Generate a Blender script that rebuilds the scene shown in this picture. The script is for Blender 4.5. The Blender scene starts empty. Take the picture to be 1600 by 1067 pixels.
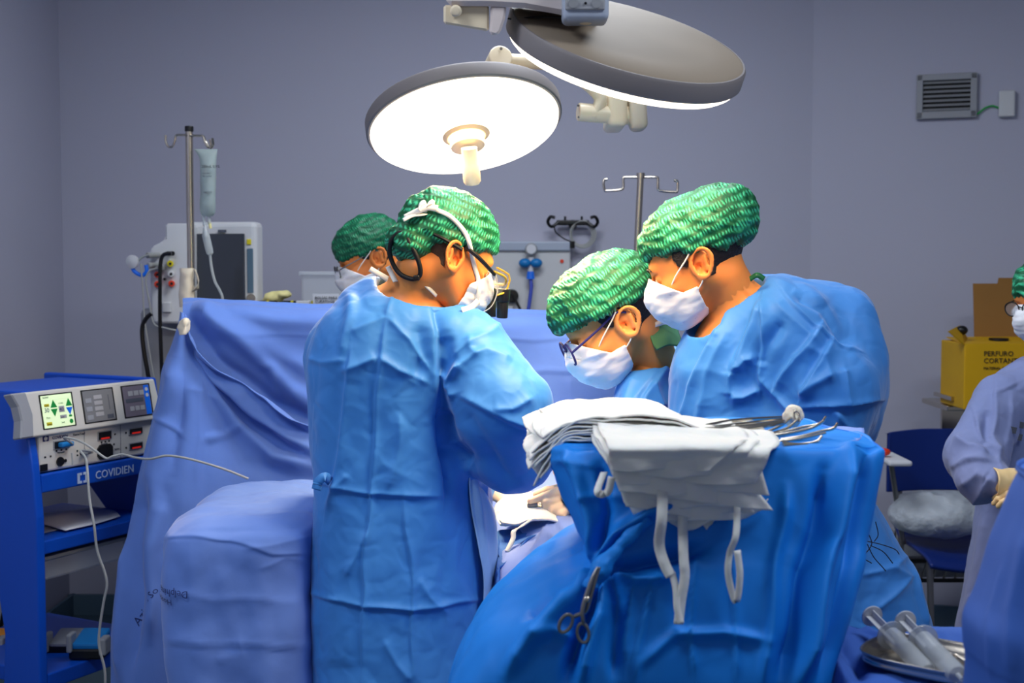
import bpy, bmesh, math, random
import numpy as np
from mathutils import Vector, Matrix
from mathutils.bvhtree import BVHTree
random.seed(7)
scn = bpy.context.scene
PI = math.pi
F = 2000.0                       # focal length in pixels of the 1600 wide frame
PITCH = math.radians(3.25)
EYE = np.array([0.0, 0.0, 1.5])

# ------------------------------------------------------------------ camera
cd = bpy.data.cameras.new('camera'); cam = bpy.data.objects.new('camera', cd)
scn.collection.objects.link(cam); scn.camera = cam
cd.lens = F/1600*36; cd.sensor_width = 36; cd.clip_start = .05; cd.clip_end = 60
cam.location = EYE.tolist(); cam.rotation_euler = (PI/2-PITCH, 0, 0)
cd.dof.use_dof = True; cd.dof.focus_distance = 2.85; cd.dof.aperture_fstop = 5.0

# ------------------------------------------------------------------ world, exposure
w = bpy.data.worlds.new('world'); scn.world = w; w.use_nodes = True
w.node_tree.nodes['Background'].inputs[0].default_value = (.62, .67, .80, 1)
w.node_tree.nodes['Background'].inputs[1].default_value = .28
vs = scn.view_settings
vs.view_transform = 'Standard'; vs.look = 'None'; vs.gamma = 1; vs.use_curve_mapping = False
vs.exposure = 0.0

def lamp_light(name, kind, loc, energy, color, aim=None, **kw):
    l = bpy.data.lights.new(name, kind); o = bpy.data.objects.new(name, l)
    scn.collection.objects.link(o); o.location = loc; l.energy = energy; l.color = color
    for k, v in kw.items(): setattr(l, k, v)
    if aim is not None: o.rotation_euler = Vector(aim).to_track_quat('-Z', 'Y').to_euler()
    return o
# ceiling fixtures of the theatre (above the frame)
for (x, y, e) in ((-1.3, 1.6, 32), (1.3, 1.6, 32), (.1, 3.6, 38)):
    lamp_light('ceiling_light', 'AREA', (x, y, 2.97), e, (.86, .92, 1), aim=(0, 0, -1), shape='RECTANGLE', size=1.1, size_y=.55)

# ------------------------------------------------------------------ colours and materials
def lin(c):
    return tuple(((x/12.92) if x <= .04045 else ((x+.055)/1.055)**2.4) for x in [v/255 for v in c]) + (1,)
MATS = {}
def mat(name, rgb=(200, 200, 200), rough=.5, metal=0, sheen=0, sss=0, trans=0, alpha=1, emit=0, ecol=None, bumps=(), vary=0, ior=1.45, cloth=None, diel=.5, tint=None):
    m = bpy.data.materials.new(name); m.use_nodes = True; nt = m.node_tree; N = nt.nodes; L = nt.links
    b = N['Principled BSDF']; col = lin(rgb)
    b.inputs['Base Color'].default_value = col
    b.inputs['Roughness'].default_value = rough; b.inputs['Metallic'].default_value = metal
    b.inputs['IOR'].default_value = ior; b.inputs['Specular IOR Level'].default_value = diel
    b.inputs['Alpha'].default_value = alpha
    if trans: b.inputs['Transmission Weight'].default_value = trans
    if sheen: b.inputs['Sheen Weight'].default_value = sheen; b.inputs['Sheen Roughness'].default_value = .4
    if sss:
        b.inputs['Subsurface Weight'].default_value = sss; b.inputs['Subsurface Radius'].default_value = (1, .35, .15); b.inputs['Subsurface Scale'].default_value = .008
    if emit: b.inputs['Emission Color'].default_value = lin(ecol or rgb); b.inputs['Emission Strength'].default_value = emit
    tc = N.new('ShaderNodeTexCoord'); prev = None
    for (kind, scale, strength, dist) in bumps:
        if kind == 'voronoi':
            t = N.new('ShaderNodeTexVoronoi'); t.feature = 'DISTANCE_TO_EDGE'; t.inputs['Scale'].default_value = scale; out = t.outputs['Distance']
        elif kind == 'ridge':
            t = N.new('ShaderNodeTexNoise'); t.noise_type = 'RIDGED_MULTIFRACTAL'; t.inputs['Scale'].default_value = scale; t.inputs['Detail'].default_value = 3; out = t.outputs[0]
        elif kind == 'weave':
            t = N.new('ShaderNodeTexWave'); t.inputs['Scale'].default_value = scale; t.inputs['Distortion'].default_value = 3.5; t.inputs['Detail'].default_value = 2; out = t.outputs[1]
        else:
            t = N.new('ShaderNodeTexNoise'); t.inputs['Scale'].default_value = scale; t.inputs['Detail'].default_value = 5; out = t.outputs[0]
        L.new(tc.outputs['Object'], t.inputs['Vector'])
        bp = N.new('ShaderNodeBump'); bp.inputs['Strength'].default_value = strength; bp.inputs['Distance'].default_value = dist
        L.new(out, bp.inputs['Height'])
        if prev: L.new(prev.outputs[0], bp.inputs['Normal'])
        prev = bp
    if prev: L.new(prev.outputs[0], b.inputs['Normal'])
    if vary:
        t = N.new('ShaderNodeTexNoise'); t.inputs['Scale'].default_value = 9; t.inputs['Detail'].default_value = 4
        L.new(tc.outputs['Object'], t.inputs['Vector'])
        mx = N.new('ShaderNodeMixRGB'); mx.blend_type = 'MIX'
        mx.inputs[1].default_value = tuple(c*(1-vary) for c in col[:3])+(1,)
        c2 = lin(tint) if tint else tuple(min(1, c*(1+vary)) for c in col[:3])+(1,)
        mx.inputs[2].default_value = c2
        L.new(t.outputs[0], mx.inputs[0]); L.new(mx.outputs[0], b.inputs['Base Color'])
    MATS[name] = m; return m

M = mat
M('wall_paint', (180, 180, 197), .75, bumps=(('noise', 60, .08, .002),))
M('ceiling_paint', (205, 207, 212), .8)
M('floor_vinyl', (70, 92, 104), .35, vary=.12)
M('skirting', (84, 110, 128), .5)
M('steel', (200, 190, 175), .25, 1, bumps=(('noise', 300, .04, .001),))
M('dark_steel', (138, 136, 134), .36, .9)
M('barrel_plastic', (206, 212, 216), .15, trans=.3, ior=1.2, alpha=.62)
M('black_plastic', (14, 14, 16), .4)
M('dark_rubber', (10, 10, 12), .6)
M('white_plastic', (205, 206, 208), .4)
M('grey_plastic', (150, 152, 156), .45)
M('cream_plastic', (232, 216, 186), .32)
M('lamp_shell', (196, 184, 164), .6)
M('lamp_cover', (130, 117, 101), .65)
M('hair_short', (84, 58, 38), .7, bumps=(('noise', 300, .8, .002),))
M('lamp_rim', (122, 116, 116), .55)
M('lamp_lens', (255, 250, 238), .5, emit=2.6, ecol=(255, 240, 214))
M('boom_paint', (212, 200, 196), .3)
M('module_grey', (168, 178, 196), .35)
M('gown_blue', (56, 130, 208), .58, diel=.5, sheen=.2, vary=.06, bumps=(('noise', 700, .12, .0006), ('ridge', 13, .22, .004), ('voronoi', 16, .16, .004)))
M('gown_lit', (150, 186, 226), .6, vary=.05, bumps=(('ridge', 14, .3, .006),))  # paler gown blue, lamplight on the gown front put into the colour
M('gown_grey', (128, 140, 186), .85, sheen=.2, vary=.06, bumps=(('weave', 420, .1, .0004), ('ridge', 10, .2, .005)))
M('cotton_drape', (94, 128, 202), .9, sheen=.2, vary=.05, bumps=(('weave', 500, .12, .0004), ('ridge', 9, .22, .005), ('noise', 14, .3, .006)))
M('paper_drape', (10, 126, 220), .6, diel=.4, vary=.07, bumps=(('ridge', 11, .18, .005), ('noise', 600, .1, .0005)))
M('pad_drape', (40, 98, 178), .8, bumps=(('voronoi', 220, .5, .002),))
M('dark_drape', (52, 94, 176), .85, vary=.08, bumps=(('ridge', 8, .25, .006),))
M('light_drape', (120, 146, 214), .75, vary=.06, bumps=(('ridge', 9, .2, .005),))
M('gauze', (236, 234, 228), .9, sss=.15, vary=.03, bumps=(('weave', 300, .3, .0008), ('noise', 40, .4, .004)))
M('cotton_wool', (240, 230, 208), .95, sss=.2, bumps=(('noise', 160, .8, .004),))
M('mask_white', (236, 236, 240), .8, sss=.1, bumps=(('noise', 30, .25, .004), ('noise', 500, .1, .0005)))
M('tie_white', (238, 234, 226), .8)
M('skin', (236, 148, 76), .5, sss=.22, vary=.06, bumps=(('noise', 260, .12, .0008),), tint=(222, 128, 60))
M('skin_light', (242, 164, 90), .5, sss=.22, vary=.06, bumps=(('noise', 260, .12, .0008),), tint=(232, 146, 76))
M('hair', (22, 14, 11), .55, bumps=(('noise', 240, .8, .003),))
M('eye_white', (225, 215, 205), .2)
M('iris', (40, 22, 12), .15)
M('glove', (238, 206, 150), .5, sss=.1, bumps=(('ridge', 40, .25, .002),))
M('glove_field', (232, 206, 176), .5, sss=.15, bumps=(('ridge', 60, .2, .0015),))
M('scrubs_green', (84, 140, 96), .85)
M('cart_blue', (0, 76, 190), .42, vary=.04)
M('cart_navy', (0, 30, 130), .45)
M('unit_cream', (208, 204, 196), .4)
M('unit_grey', (150, 152, 158), .45)
M('screen_green', (214, 232, 188), .3, emit=.55, ecol=(205, 226, 176))
M('screen_grey', (122, 122, 124), .3, emit=.05)
M('screen_mauve', (112, 104, 116), .3, emit=.05)
M('screen_off', (58, 62, 70), .12)
M('key_green', (20, 140, 60), .4, emit=.1, ecol=(10, 140, 50))
M('key_blue', (10, 100, 215), .4, emit=.12)
M('key_grey', (168, 166, 168), .5)
M('ink_navy', (34, 32, 100), .6)
M('ink_black', (18, 20, 26), .6)
M('ink_grey', (80, 84, 96), .7)
M('ink_drape', (34, 48, 104), .9)
M('ink_white', (190, 210, 240), .6)
M('red_plastic', (226, 62, 30), .4)
M('red_glow', (190, 30, 20), .4, emit=.35, ecol=(220, 40, 25))
M('yellow_plastic', (222, 206, 20), .4)
M('orange_plastic', (240, 150, 10), .4)
M('yellow_card', (214, 164, 0), .6, vary=.05)
M('brown_card', (150, 106, 50), .75, vary=.06)
M('cable_grey', (160, 162, 160), .5)
M('valve_blue', (20, 120, 190), .4)
M('hose_blue', (46, 70, 180), .45)
M('clear_plastic', (225, 232, 232), .12, trans=.55, ior=1.2, alpha=.75)
M('bin_plastic', (215, 220, 226), .3, alpha=.4)
M('fluid_bag', (186, 200, 196), .25, trans=.35, ior=1.2, alpha=.88, bumps=(('noise', 40, .3, .003),))
M('glass', (235, 238, 240), .05, trans=.9, ior=1.15, alpha=.45)
M('chair_blue', (4, 40, 120), .45)
M('tape', (236, 222, 196), .7)
M('paper', (214, 216, 222), .7)
M('parcel_plastic', (205, 215, 225), .3, alpha=.6, bumps=(('noise', 22, .9, .02),))
M('thread', (8, 14, 40), .7)
M('label_yellow', (216, 200, 30), .5)
M('latex_yellow', (226, 216, 150), .6)
M('loupe_gold', (214, 176, 60), .3, .4)
M('white_wool', (228, 232, 236), .95, bumps=(('noise', 60, .8, .01),))

def capmat():
    """crimped bouffant cloth: rows of tiny pleats, fabric thin enough to let light through"""
    for nm, c1, c2 in (('cap_green', (0, 84, 48), (64, 196, 146)), ('cap_dark', (0, 84, 54), (14, 132, 88))):
        m = mat(nm, c1, .55, diel=.5); nt = m.node_tree; N = nt.nodes; L = nt.links; b = N['Principled BSDF']
        at = N.new('ShaderNodeAttribute'); at.attribute_name = 'loc'
        wv = N.new('ShaderNodeTexWave'); wv.wave_type = 'BANDS'; wv.bands_direction = 'X'
        wv.inputs['Scale'].default_value = 48; wv.inputs['Distortion'].default_value = 5; wv.inputs['Detail'].default_value = 2; wv.inputs['Detail Scale'].default_value = 1.4
        wz = N.new('ShaderNodeTexWave'); wz.wave_type = 'BANDS'; wz.bands_direction = 'Z'
        wz.inputs['Scale'].default_value = 17; wz.inputs['Distortion'].default_value = 4; wz.inputs['Detail'].default_value = 2
        mu = N.new('ShaderNodeMath'); mu.operation = 'MULTIPLY'
        L.new(at.outputs['Vector'], wv.inputs['Vector']); L.new(at.outputs['Vector'], wz.inputs['Vector'])
        L.new(wv.outputs[1], mu.inputs[0]); L.new(wz.outputs[1], mu.inputs[1])
        nz = N.new('ShaderNodeTexNoise'); nz.inputs['Scale'].default_value = 24; nz.inputs['Detail'].default_value = 4
        L.new(at.outputs['Vector'], nz.inputs['Vector'])
        ad = N.new('ShaderNodeMath'); ad.operation = 'MULTIPLY_ADD'; ad.inputs[1].default_value = 1.1; L.new(nz.outputs[0], ad.inputs[0])
        m0 = N.new('ShaderNodeMath'); m0.operation = 'MULTIPLY_ADD'; m0.inputs[1].default_value = .75; m0.inputs[2].default_value = -.38; L.new(mu.outputs[0], m0.inputs[0]); L.new(m0.outputs[0], ad.inputs[2])
        cr = N.new('ShaderNodeValToRGB'); cr.color_ramp.elements[0].position = .2; cr.color_ramp.elements[0].color = lin(c1)  # ramp paints crinkle highlights and dark hair showing through into the green
        cr.color_ramp.elements[1].position = .85; cr.color_ramp.elements[1].color = lin(c2)
        L.new(ad.outputs[0], cr.inputs[0]); L.new(cr.outputs[0], b.inputs['Base Color'])
        bp = N.new('ShaderNodeBump'); bp.inputs['Strength'].default_value = .4; bp.inputs['Distance'].default_value = .003
        L.new(mu.outputs[0], bp.inputs['Height']); L.new(bp.outputs[0], b.inputs['Normal'])
        b.inputs['Subsurface Weight'].default_value = .25; b.inputs['Subsurface Scale'].default_value = .01
        b.inputs['Subsurface Radius'].default_value = (.4, 1, .6)
capmat()

# ------------------------------------------------------------------ projection helpers (pixel + depth -> point of the room)
cp, sp = math.cos(PITCH), math.sin(PITCH)
def P(x, y, d):
    a = (x-800)/F; b = (533.5-y)/F
    dy = cp + b*sp; dz = -sp + b*cp
    t = d/dy
    return np.array([a*t, d, 1.5+dz*t])
def proj(V):
    V = np.asarray(V, float); r = V-EYE
    zc = r[:, 1]*cp - r[:, 2]*sp; yc = r[:, 1]*sp + r[:, 2]*cp
    return 800+F*r[:, 0]/zc, 533.5-F*yc/zc

# ------------------------------------------------------------------ objects
def tag(o, label=None, cat=None, group=None, kind=None):
    if label: o['label'] = label
    if cat: o['category'] = cat
    if group: o['group'] = group
    if kind: o['kind'] = kind
    return o
def empty(name, loc, label, cat, group=None):
    o = bpy.data.objects.new(name, None); scn.collection.objects.link(o); o.location = tuple(map(float, loc)); o.empty_display_size = .05
    return tag(o, label, cat, group)
def rootpos(o):
    p = Vector((0, 0, 0)); q = o
    while q: p += q.location; q = q.parent
    return np.array(p)
def mk(name, V, Fc, m, parent=None, smooth=True, loc=None, solid=0, attr=None, offs=-1):
    """one mesh object from world-space vertices"""
    V = np.asarray(V, float).reshape(-1, 3)
    if parent is not None: base = rootpos(parent)
    elif loc is not None: base = np.asarray(loc, float)
    else:
        lo, hi = V.min(0), V.max(0); base = np.array([(lo[0]+hi[0])/2, (lo[1]+hi[1])/2, lo[2]])
    me = bpy.data.meshes.new(name)
    me.from_pydata((V-base).tolist(), [], [tuple(map(int, f)) for f in Fc]) if not isinstance(Fc, np.ndarray) else me.from_pydata((V-base).tolist(), [], Fc.tolist())
    if smooth: me.polygons.foreach_set('use_smooth', [True]*len(me.polygons))
    me.materials.append(MATS[m] if isinstance(m, str) else m)
    if attr is not None:
        a = me.attributes.new('loc', 'FLOAT_VECTOR', 'POINT'); a.data.foreach_set('vector', np.asarray(attr, np.float32).ravel())
    me.update()
    o = bpy.data.objects.new(name, me); scn.collection.objects.link(o)
    if parent is not None: o.parent = parent
    else: o.location = base
    if solid:
        s = o.modifiers.new('s', 'SOLIDIFY'); s.thickness = solid; s.offset = offs
    return o

class MB:
    """collects simple shapes in world space into one mesh"""
    def __init__(s): s.v = []; s.f = []; s.n = 0
    def add(s, V, Fc):
        V = np.asarray(V, float)
        s.v.append(V); s.f += [tuple(int(i)+s.n for i in f) for f in Fc]; s.n += len(V); return s
    def bm(s, bm, T):
        bm.verts.ensure_lookup_table(); bm.verts.index_update()
        V = [T @ v.co for v in bm.verts]; s.add([tuple(v) for v in V], [[v.index for v in f.verts] for f in bm.faces]); bm.free(); return s
    def box(s, c, size, R=None, bev=0, seg=2):
        bm = bmesh.new(); bmesh.ops.create_cube(bm, size=1)
        bmesh.ops.scale(bm, vec=Vector(size), verts=bm.verts)
        if bev: bmesh.ops.bevel(bm, geom=list(bm.edges), offset=bev, segments=seg, profile=.5, affect='EDGES')
        T = Matrix.Translation(Vector([float(q) for q in c])) @ ((R.to_4x4() if R is not None else Matrix()))
        return s.bm(bm, T)
    def cyl(s, a, b, r, r2=None, n=20, bev=0):
        a = Vector([float(q) for q in a]); b = Vector([float(q) for q in b]); d = b-a
        r2 = r if r2 is None else r2; q = d.to_track_quat('Z', 'Y')
        bm = bmesh.new(); bmesh.ops.create_cone(bm, cap_ends=True, segments=n, radius1=r, radius2=r2, depth=d.length)
        if bev:
            es = [e for e in bm.edges if len(e.link_faces) == 2 and any(len(f.verts) > 4 for f in e.link_faces)]
            bmesh.ops.bevel(bm, geom=es, offset=bev, segments=3, profile=.5, affect='EDGES')
        return s.bm(bm, Matrix.Translation((a+b)/2) @ q.to_matrix().to_4x4())
    def ball(s, c, r, n=14):
        r = (r, r, r) if np.isscalar(r) else r
        bm = bmesh.new(); bmesh.ops.create_uvsphere(bm, u_segments=n+4, v_segments=n, radius=1)
        bmesh.ops.scale(bm, vec=Vector(r), verts=bm.verts)
        return s.bm(bm, Matrix.Translation(Vector([float(q) for q in c])))
    def tube(s, pts, r, n=8, smooth=6, closed=False, flat=1.0):
        V, Fc = tube(pts, r, n, smooth, closed, flat); return s.add(V, Fc)
    def lathe(s, prof, c, axis=(0, 0, 1), n=40):
        """prof: (radius, height) pairs along axis"""
        ax = Vector(axis).normalized(); q = np.array(ax.to_track_quat('Z', 'Y').to_matrix())
        th = np.arange(n)*2*PI/n; pr = np.array(prof, float)
        V = np.stack([pr[:, None, 0]*np.cos(th), pr[:, None, 0]*np.sin(th), np.repeat(pr[:, 1:2], n, 1)], -1).reshape(-1, 3)
        V = V @ q.T + np.asarray(c)
        k = len(pr); Fc = [(i*n+j, i*n+(j+1) % n, (i+1)*n+(j+1) % n, (i+1)*n+j) for i in range(k-1) for j in range(n)]
        Fc = [f for f in Fc]
        if pr[0, 0] > 1e-5: Fc.append(tuple(range(n))[::-1])
        if pr[-1, 0] > 1e-5: Fc.append(tuple(range((k-1)*n, k*n)))
        return s.add(V, Fc)
    def prism(s, poly, O, A, B, C):
        """poly in (a,b) extruded along vector C; O origin, A B unit vectors"""
        O, A, B, C = (np.asarray(q, float) for q in (O, A, B, C)); n = len(poly)
        p0 = np.array([O+a*A+b*B for a, b in poly]); V = np.vstack([p0, p0+C])
        Fc = [tuple(range(n))[::-1], tuple(range(n, 2*n))]+[(i, (i+1) % n, (i+1) % n+n, i+n) for i in range(n)]
        return s.add(V, Fc)
    def out(s, name, m, parent=None, smooth=False, **kw):
        o = mk(name, np.vstack(s.v), s.f, m, parent, smooth, **kw)
        if smooth:
            o.data.update()
            for e in o.data.edges: pass
            try:
                md = o.modifiers.new('w', 'EDGE_SPLIT'); md.split_angle = math.radians(38)
            except Exception: pass
        return o

def catmull(C, n, closed=False):
    C = np.asarray(C, float); k = len(C)
    if closed: t = np.arange(n)*k/n
    else: t = np.linspace(0, k-1, n)
    i = np.floor(t).astype(int)
    if not closed: i = np.minimum(i, k-2)
    f = (t-i).reshape((-1,)+(1,)*(C.ndim-1))
    g = (lambda j: C[j % k]) if closed else (lambda j: C[np.clip(j, 0, k-1)])
    a, b, c, d = g(i-1), g(i), g(i+1), g(i+2)
    if not closed:
        a = np.where((i == 0).reshape(f.shape), 2*b-c, a); d = np.where((i+2 > k-1).reshape(f.shape), 2*c-b, d)
    return .5*((2*b)+(-a+c)*f+(2*a-5*b+4*c-d)*f**2+(-a+3*b-3*c+d)*f**3)
def tube(pts, r, n=8, smooth=6, closed=False, flat=1.0):
    pts = np.asarray(pts, float)
    if smooth > 1 and len(pts) > 2: 
        k = len(pts)*smooth; rr = np.asarray(r, float)
        if rr.ndim: rr = catmull(rr[:, None], k, closed)[:, 0]
        pts = catmull(pts, k, closed); r = rr
    k = len(pts); r = np.broadcast_to(np.asarray(r, float), (k,))
    T = (np.roll(pts, -1, 0)-np.roll(pts, 1, 0)) if closed else np.gradient(pts, axis=0)
    T /= np.linalg.norm(T, axis=1)[:, None]+1e-12
    u = np.cross(T[0], [0, 0, 1.]);
    if np.linalg.norm(u) < .1: u = np.cross(T[0], [0, 1., 0])
    u /= np.linalg.norm(u); V = []
    th = np.arange(n)*2*PI/n
    for i in range(k):
        u = u-T[i]*np.dot(u, T[i]); u /= np.linalg.norm(u)+1e-12; v = np.cross(T[i], u)
        V.append(pts[i]+r[i]*(np.cos(th)[:, None]*u+flat*np.sin(th)[:, None]*v))
    V = np.vstack(V); m = k if closed else k-1
    Fc = [(i*n+j, i*n+(j+1) % n, ((i+1) % k)*n+(j+1) % n, ((i+1) % k)*n+j) for i in range(m) for j in range(n)]
    if not closed: Fc += [tuple(range(n))[::-1], tuple(range((k-1)*n, k*n))]
    return V, Fc
def ribbon(pts, w, thick=.0012, side=None, k=6):
    """flat tape along points; side = width direction(s)"""
    pts = catmull(np.asarray(pts, float), len(pts)*k)
    T = np.gradient(pts, axis=0); T /= np.linalg.norm(T, axis=1)[:, None]
    S = catmull(np.asarray(side, float), len(pts)) if np.ndim(side) == 2 else np.tile(np.asarray(side if side is not None else (1., 0, 0), float), (len(pts), 1))
    S = S-T*(S*T).sum(1)[:, None]; S /= np.linalg.norm(S, axis=1)[:, None]+1e-9; Nn = np.cross(T, S)
    q = [pts-S*w/2-Nn*thick/2, pts+S*w/2-Nn*thick/2, pts+S*w/2+Nn*thick/2, pts-S*w/2+Nn*thick/2]
    V = np.stack(q, 1).reshape(-1, 3); k2 = len(pts)
    Fc = [(i*4+j, i*4+(j+1) % 4, (i+1)*4+(j+1) % 4, (i+1)*4+j) for i in range(k2-1) for j in range(4)]
    Fc += [(3, 2, 1, 0), tuple(range(k2*4-4, k2*4))]
    return V, Fc

# ------------------------------------------------------------------ noise
_rs = np.random.RandomState(5); _perm = _rs.permutation(256); _perm = np.concatenate([_perm]*3)
_grad = _rs.normal(size=(256, 3)); _grad /= np.linalg.norm(_grad, axis=1)[:, None]
def perlin(p):
    p = np.asarray(p, float); i = np.floor(p).astype(int); f = p-i; i &= 255; u = f*f*f*(f*(f*6-15)+10); r = 0
    for dx in (0, 1):
        wx = u[:, 0] if dx else 1-u[:, 0]
        for dy in (0, 1):
            wy = u[:, 1] if dy else 1-u[:, 1]
            for dz in (0, 1):
                wz = u[:, 2] if dz else 1-u[:, 2]
                h = _perm[_perm[_perm[(i[:, 0]+dx) & 255]+((i[:, 1]+dy) & 255)]+((i[:, 2]+dz) & 255)]
                g = _grad[h]; r = r+wx*wy*wz*(g[:, 0]*(f[:, 0]-dx)+g[:, 1]*(f[:, 1]-dy)+g[:, 2]*(f[:, 2]-dz))
    return r*1.5
def fbm(p, o=3):
    r = 0; a = 1
    for k in range(o): r = r+a*perlin(np.asarray(p)*2**k+17.3*k); a *= .5
    return r
def ridged(p, o=2):
    r = 0; a = 1
    for k in range(o): r = r+a*(.5-np.abs(perlin(np.asarray(p)*2**k+9.1*k)))*2; a *= .45
    return r
def crumple(V, sc, seed=0, aniso=(1, 1, 1)):
    """faceted creases like unfolded stiff cloth"""
    q = V*np.array(aniso)*sc+seed*13.7
    q = q+.35*np.stack([perlin(q+3), perlin(q+7), perlin(q+11)], 1)
    return np.maximum(np.abs(perlin(q)), .02)*1.3-.5*np.abs(perlin(q*1.9+5))
def creases(V, lines, warp=5, Nn=None):
    """authored fold lines: (points in frame pixels, height in m, width in px[, 's' for step])"""
    x, y = proj(V)
    q = np.stack([V[:, 0]*9, V[:, 1]*9, V[:, 2]*9], 1)
    x = x+warp*perlin(q+31); y = y+warp*perlin(q+71); D = np.zeros(len(V))
    for L in lines:
        pts, amp, wd = L[0], L[1], L[2]; best = np.full(len(V), 1e9); sgn = np.ones(len(V)); tt = np.zeros(len(V))
        n = len(pts)-1
        for k in range(n):
            (x0, y0), (x1, y1) = pts[k], pts[k+1]; dx, dy = x1-x0, y1-y0; l2 = dx*dx+dy*dy
            t = np.clip(((x-x0)*dx+(y-y0)*dy)/l2, 0, 1); d = np.hypot(x-x0-t*dx, y-y0-t*dy)
            s = np.sign((x-x0)*dy-(y-y0)*dx); m = d < best
            best = np.where(m, d, best); sgn = np.where(m, s, sgn); tt = np.where(m, (k+t)/n, tt)
        wd = max(wd, 5.0)*1.1; sd = best*sgn
        e = np.exp(-(np.sqrt(best**2+(wd*.3)**2)-wd*.3)/wd)
        fade = np.clip(np.minimum(tt, 1-tt)*6+.25, 0, 1) if len(L) < 5 else 1
        if len(L) > 3 and L[3] == 's': D += amp*fade*e*(.45+.65*sd/np.sqrt(sd**2+(wd*.45)**2))
        elif len(L) > 3 and L[3] == 'g': D += amp*fade*np.exp(-(best/wd)**2)
        else: D += amp*fade*e
    return D
def subdivide(V, Fq):
    """split every quad into four"""
    n = len(V); E = np.vstack([Fq[:, [i, (i+1) % 4]] for i in range(4)]); E.sort(1)
    key = E[:, 0].astype(np.int64)*n+E[:, 1]; uk, inv = np.unique(key, return_inverse=True); inv = inv.reshape(-1)
    M_ = (V[uk//n]+V[uk % n])/2; C_ = V[Fq].mean(1); k = len(Fq); em = inv.reshape(4, k)+n; cc = np.arange(k)+n+len(M_)
    F2 = np.vstack([np.stack([Fq[:, i], em[i], cc, em[(i+3) % 4]], 1) for i in range(4)])
    W = np.vstack([V, M_, C_])
    S = np.zeros_like(W); cnt = np.zeros(len(W))
    for i in range(4):
        np.add.at(S, F2[:, i], W[F2[:, (i+1) % 4]]+W[F2[:, (i+3) % 4]]); np.add.at(cnt, F2[:, i], 2)
    return W*.4+.6*S/cnt[:, None], F2
def vnormals(V, Fq):
    Fq = np.asarray(Fq); a, b, c, d = (V[Fq[:, i]] for i in range(4))
    n = np.cross(c-a, d-b); N = np.zeros_like(V)
    for i in range(4): np.add.at(N, Fq[:, i], n)
    return N/(np.linalg.norm(N, axis=1)[:, None]+1e-12)
def gridf(nu, nv, cu=False, cv=False):
    i, j = np.meshgrid(np.arange(nu if cu else nu-1), np.arange(nv if cv else nv-1), indexing='ij')
    i2 = (i+1) % nu; j2 = (j+1) % nv
    return np.stack([i*nv+j, i*nv+j2, i2*nv+j2, i2*nv+j], -1).reshape(-1, 4)
def sheet(ctrl, nu, nv, closed=False, disp=None):
    """smooth surface through a grid of control points; disp(V, u, v) -> offset along the normal"""
    C = np.asarray(ctrl, float); S = catmull(C, nu); S = np.swapaxes(catmull(np.swapaxes(S, 0, 1), nv, closed), 0, 1)
    V = S.reshape(-1, 3); Fq = gridf(nu, nv, False, closed)
    if closed:
        a, b, c = V[Fq[:, 0]], V[Fq[:, 1]], V[Fq[:, 2]]
        if np.einsum('ij,ij->i', a-V.mean(0), np.cross(b-a, c-a)).sum() < 0: Fq = Fq[:, ::-1]
    if disp is not None:
        u, v = np.meshgrid(np.linspace(0, 1, nu), np.linspace(0, 1, nv), indexing='ij')
        N = vnormals(V, Fq); V = V+N*np.asarray(disp(V, u.ravel(), v.ravel(), N))[:, None]
    return V, Fq

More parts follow.
